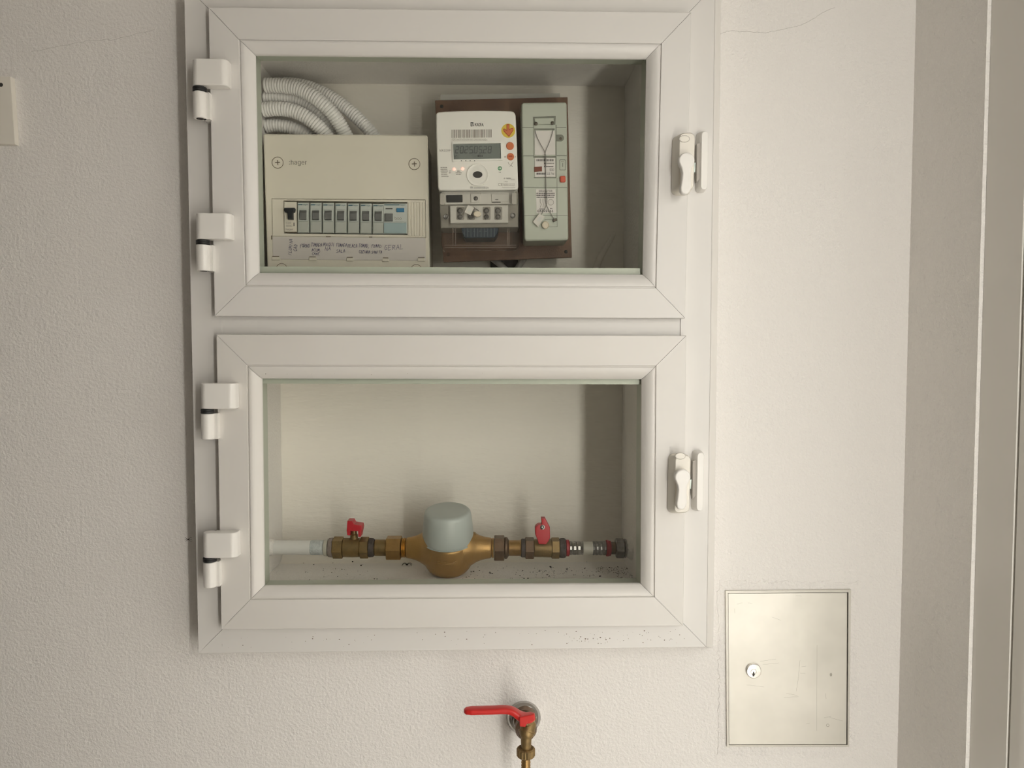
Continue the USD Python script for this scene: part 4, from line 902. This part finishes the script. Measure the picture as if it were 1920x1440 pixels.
for n, (x0, x1, ya, yb_) in ((60, (1060, 1190, 1064, 1088)), (95, (1118, 1192, 1063, 1076)), (40, (1150, 1192, 1072, 1086)), (50, (960, 1060, 1064, 1088)), (30, (1010, 1040, 1068, 1082)), (25, (860, 960, 1060, 1088)), (16, (560, 740, 1050, 1090))):
    for _ in range(n): cr.append(crumb(rng.uniform(x0, x1), rng.uniform(ya, yb_), 0.0005 * rng.uniform(0.5, 1.5)))
solo("debris", cat(*cr), "dirt", "dark crumbs scattered over the recess floor under the water line", "debris", kind="stuff", smooth=False)
def spider(name, c, lab, s=1.0, up=(0, 0, 1), side=(1, 0, 0)):
    up, side = np.array(up, float), np.array(side, float); fw_ = np.cross(up, side)
    t = thing(name, lab, "spider", c)
    bdy = trimesh.creation.icosphere(2, 0.0016 * s); bdy.vertices = bdy.vertices * [1.3, 1, .8] + c + up * 0.0014 * s
    part("body", bdy, "dirt", t, True)
    for k in range(6):
        sg = -1 if k < 3 else 1; j = k % 3 - 1
        pts = [c + up * .0014 * s, c + s * (side * sg * .004 + fw_ * j * .003 + up * .0032), c + s * (side * sg * .0075 + fw_ * j * .0045 + up * .0003)]
        part("leg", tube(spline(pts, 8), 0.00028 * s, 5), "dirt", t)
spider("dead_spider", WZ(763, 1060, zf), "small curled dead spider on the recess floor left of the water meter")
spider("dead_spider", W(353.5, 1011, -0.0002), "tiny dark dead spider on the wall beside the lowest hinge", 0.6, (0, -1, 0), (1, 0, 0))

# ------------------------------------------------------------------ tap below the cabinet
tp = thing("garden_tap", "brass hose tap with a long red lever, on the wall under the cabinet", "tap", W(982, 1345, 0))
wc = W(982, 1345, 0); sW = S(0)
part("wall_flange", lathe((wc[0], -0.0002, wc[2]), (0, -1, 0), [(0, 32.5 * sW), (0.0015, 32.8 * sW), (0.004, 31.5 * sW), (0.008, 27 * sW), (0.010, 22.5 * sW), (0.0105, 20 * sW)], 56), "chrome", tp, 50, label="chrome wall flange")
bx_, bz_ = W(985, 1353, -0.03)[0], W(985, 1353, -0.03)[2]
part("body", lathe((bx_, 0, bz_), (0, -1, 0), [(0.0107, 0.0125), (0.016, 0.0125), (0.0165, 0.0150), (0.028, 0.0150), (0.0285, 0.0115), (0.034, 0.0115), (0.040, 0.0140), (0.052, 0.0140), (0.058, 0.0105), (0.064, 0.0095)], 28), "brass_brown", tp, 30)
ys = -0.076
sd_ = np.array([0, -0.86, 0.51]); sa = W(990, 1349, ys) - sd_ * 0.026
part("stem", lathe(sa, sd_, [(0, 0.0095), (0.010, 0.0095), (0.0105, 0.0075), (0.022, 0.0070)], 22), "brass_dull", tp)
# lever: pressed strip, ring over the stem, kinked arm with a thick dipped grip
yl = ys
LP = [W(a, b, yl) for a, b in ((1003, 1343.5), (994, 1345), (984, 1346), (972, 1340.5), (960, 1333), (952, 1331), (930, 1331), (905, 1331.8), (885, 1332.3), (876, 1332.6), (870, 1333))]
LP = spline(LP, 70)
t_ = np.linspace(0, 1, 70)
hh_ = np.interp(t_, [0, .06, .15, .28, .40, .9, .97, 1], [.0026, .0038, .0044, .0042, .0039, .0038, .0034, .0020])
dd_ = np.interp(t_, [0, .05, .15, .28, .40, .9, .97, 1], [.0060, .0105, .0110, .0085, .0072, .0076, .0060, .0030])
tg_ = np.gradient(LP, axis=0); tg_ /= np.linalg.norm(tg_, axis=1, keepdims=True)
V, F = [], []
n_ = 16
for i in range(70):
    up_ = np.cross(tg_[i], [0, 1, 0]); up_ /= np.linalg.norm(up_)
    for k in range(n_):
        a = 2 * math.pi * k / n_
        ca, sa = math.cos(a), math.sin(a)
        sx_ = np.sign(ca) * abs(ca) ** 0.6; sz_ = np.sign(sa) * abs(sa) ** 0.6
        V.append(LP[i] + np.array([0, 1, 0]) * dd_[i] * sx_ + up_ * hh_[i] * sz_)
for i in range(69):
    for k in range(n_):
        k2 = (k + 1) % n_; F += [(i * n_ + k, i * n_ + k2, (i + 1) * n_ + k2), (i * n_ + k, (i + 1) * n_ + k2, (i + 1) * n_ + k)]
F += [tuple(x) for k in range(1, n_ - 1) for x in ((0, k + 1, k), (69 * n_, 69 * n_ + k, 69 * n_ + k + 1))]
lv = trimesh.Trimesh(np.array(V), np.array(F), process=False)
if lv.volume < 0: lv.invert()
part("lever", lv, "red_lever", tp, 50, label="long red dipped lever")
# the tab that folds down over the body
part("lever_stop", PP([(973.5, 1346), (1002.5, 1339), (1002, 1351), (989, 1355), (985.5, 1363.5), (974.5, 1363)], ys - 0.0125, ys - 0.009, 0.0012, 3, 0.0012), "red_lever", tp)
yo = -0.062
sp_ = [W(992, 1356, -0.058), W(989, 1368, -0.064), W(987, 1380, -0.068), W(986.5, 1392, -0.069), W(986.3, 1405, -0.069)]
sp_ = spline(sp_, 30)
part("spout", tube(sp_, np.interp(np.linspace(0, 1, 30), [0, .25, .45, .55, 1], [.0098, .0098, .0092, .0070, .0064]), 22), "brass_dull", tp, 40)
part("spout_ring", tube([sp_[9] , sp_[11]], 0.0112, 24), "brass_dull", tp)
zt_ = W(986, 1402, -0.069)
def vert(name, segs, lk, n=28, sm=30):
    ss = S(-0.069)
    return part(name, lathe((zt_[0], -0.069, zt_[2]), (0, 0, -1), [(a * ss, r * ss) for a, r in segs], n), lk, tp, sm)
km = lathe((zt_[0], -0.069, zt_[2]), (0, 0, -1), [(0, 15 * S(-.069)), (2 * S(-.069), 18 * S(-.069)), (14.5 * S(-.069), 18 * S(-.069)), (17 * S(-.069), 15.5 * S(-.069))], 40)
kv = np.array(km.vertices); c_ = np.array([zt_[0], -0.069]); rr_ = np.linalg.norm(kv[:, :2] - c_, axis=1)
idx = (np.arange(len(kv)) % 40) % 2 == 0
kv[idx, :2] = c_ + (kv[idx, :2] - c_) * 0.94
part("hose_nut", trimesh.Trimesh(kv, km.faces, process=False), "brass_dull", tp, 10)
barb = [(17.4, 7.6)]
for j in range(9): barb += [(18 + j * 6.0, 8.2), (22.6 + j * 6.0, 9.2), (23.0 + j * 6.0, 8.0)]
vert("hose_barb", barb, "brass", 28, 25)

# ------------------------------------------------------------------ steel access panel in the wall at the lower right
ip = thing("access_panel", "flush steel access panel with a round key lock, at the lower right of the wall", "access panel", W(1477, 1400, 0))
of = [(1360.3, 1107.8), (1595.6, 1105.7), (1591.8, 1400), (1363, 1400.2)]
inn = [(1364.6, 1112.2), (1590.6, 1110.4), (1588.8, 1396.6), (1366.6, 1397)]
part("rim", holed(Q(of, -0.003), [Q(inn, -0.003)], -0.0035, 0.0), "panel_rim", ip)
part("gap", PP(grow(inn, 0.3), -0.0006, -0.0001), "gap_dark", ip, False)
part("door_plate", PP([(1365.2, 1113.0), (1588.6, 1111.4), (1587.2, 1395.8), (1367.2, 1396.2)], -0.0028, -0.0007, 0.0005, 2, 0.001), "panel_steel", ip)
lk_ = part("lock", lathe(W(1412, 1256.5, -0.0028), (0, -1, 0), [(0, 14.6 * sW), (0.003, 14.4 * sW), (0.0042, 13.2 * sW), (0.0044, 12 * sW)], 40), "lock_bright", ip)
yk = -0.0028 - 0.0044
part("key_barrel", holed(C(1413, 1260, 5.8, yk, 28), [C(1413, 1260, 5.1, yk, 28)], yk - 0.0002, yk), "joint_grey", lk_, False)
part("keyhole", PP([(1413, 1259), (1415.4, 1264), (1414, 1268), (1411.6, 1268), (1411, 1264)], yk - 0.0003, yk), "gap_dark", lk_, False)
scr = []
for pts in ([(1382, 1133), (1392, 1130)], [(1402, 1130), (1410, 1132)], [(1377, 1141), (1378, 1150)], [(1448, 1157), (1464, 1163)], [(1500, 1238), (1497, 1270), (1493, 1296)], [(1532, 1210), (1531.5, 1370)], [(1474, 1300), (1495, 1304)], [(1470, 1308), (1497, 1306)], [(1400, 1284), (1432, 1288)], [(1425, 1240), (1455, 1236)], [(1430, 1246), (1460, 1243)], [(1555, 1345), (1580, 1352)], [(1545, 1346), (1558, 1343)], [(1492, 1117), (1503, 1118)], [(1512, 1357), (1518, 1356)], [(1548, 1300), (1549, 1310)], [(1500, 1262), (1510, 1263)], [(1503, 1250), (1511, 1249)]):
    scr.append(Q(pts, -0.0028))
part("scratches", strokes(scr, 0.00035, -0.0028, 0.00005), "scratch", ip, False, kind="stuff", label="dull scratches on the steel")
part("dent", holed(C(1552, 1360, 3.4, -.0028, 6), [C(1552, 1360, 2.4, -.0028, 6)], -0.0030, -0.0028), "scratch", ip, False)
part("dent", prism(C(1558, 1265, 2.4, -.0028, 10, 3.4), -0.0030, -0.0028), "scratch", ip, False)
# rough plaster border round it
def ragged(x0, y0, x1, y1, amp, step=7):
    P = []
    for (a, b), (c, d) in zip([(x0, y0), (x1, y0), (x1, y1), (x0, y1)], [(x1, y0), (x1, y1), (x0, y1), (x0, y0)]):
        n = int(math.hypot(c - a, d - b) / step)
        for k in range(n):
            t = k / n; P.append((a + (c - a) * t + rng.uniform(-amp, amp), b + (d - b) * t + rng.uniform(-amp, amp)))
    return P
rg = np.array(Polygon(Q(ragged(1347, 1090, 1608, 1418, 3.5), 0)).buffer(0.0015).buffer(-0.0015).exterior.coords)[:-1]
pp = holed(rg, [Q(of, 0)], -0.0006, -0.00005)
part("plaster_border", pp, "plaster_rough", wall, False)

# ------------------------------------------------------------------ blank cover at the left edge
lp_ = thing("blank_cover", "cream blank cover plate with a screw hole, at the left edge of the wall", "wall plate", W(-30, 270, 0))
part("plate", PP([(-92, 142), (19.5, 143), (28, 270.5), (-84, 269)], -0.009, -0.0002, 0.0012, 2), "plastic_aged", lp_)
part("screw_hole", lathe(W(1.8, 159, -0.009), (0, -1, 0), [(-0.0005, 0.0026), (0.0002, 0.0026)], 18), "gap_dark", lp_)
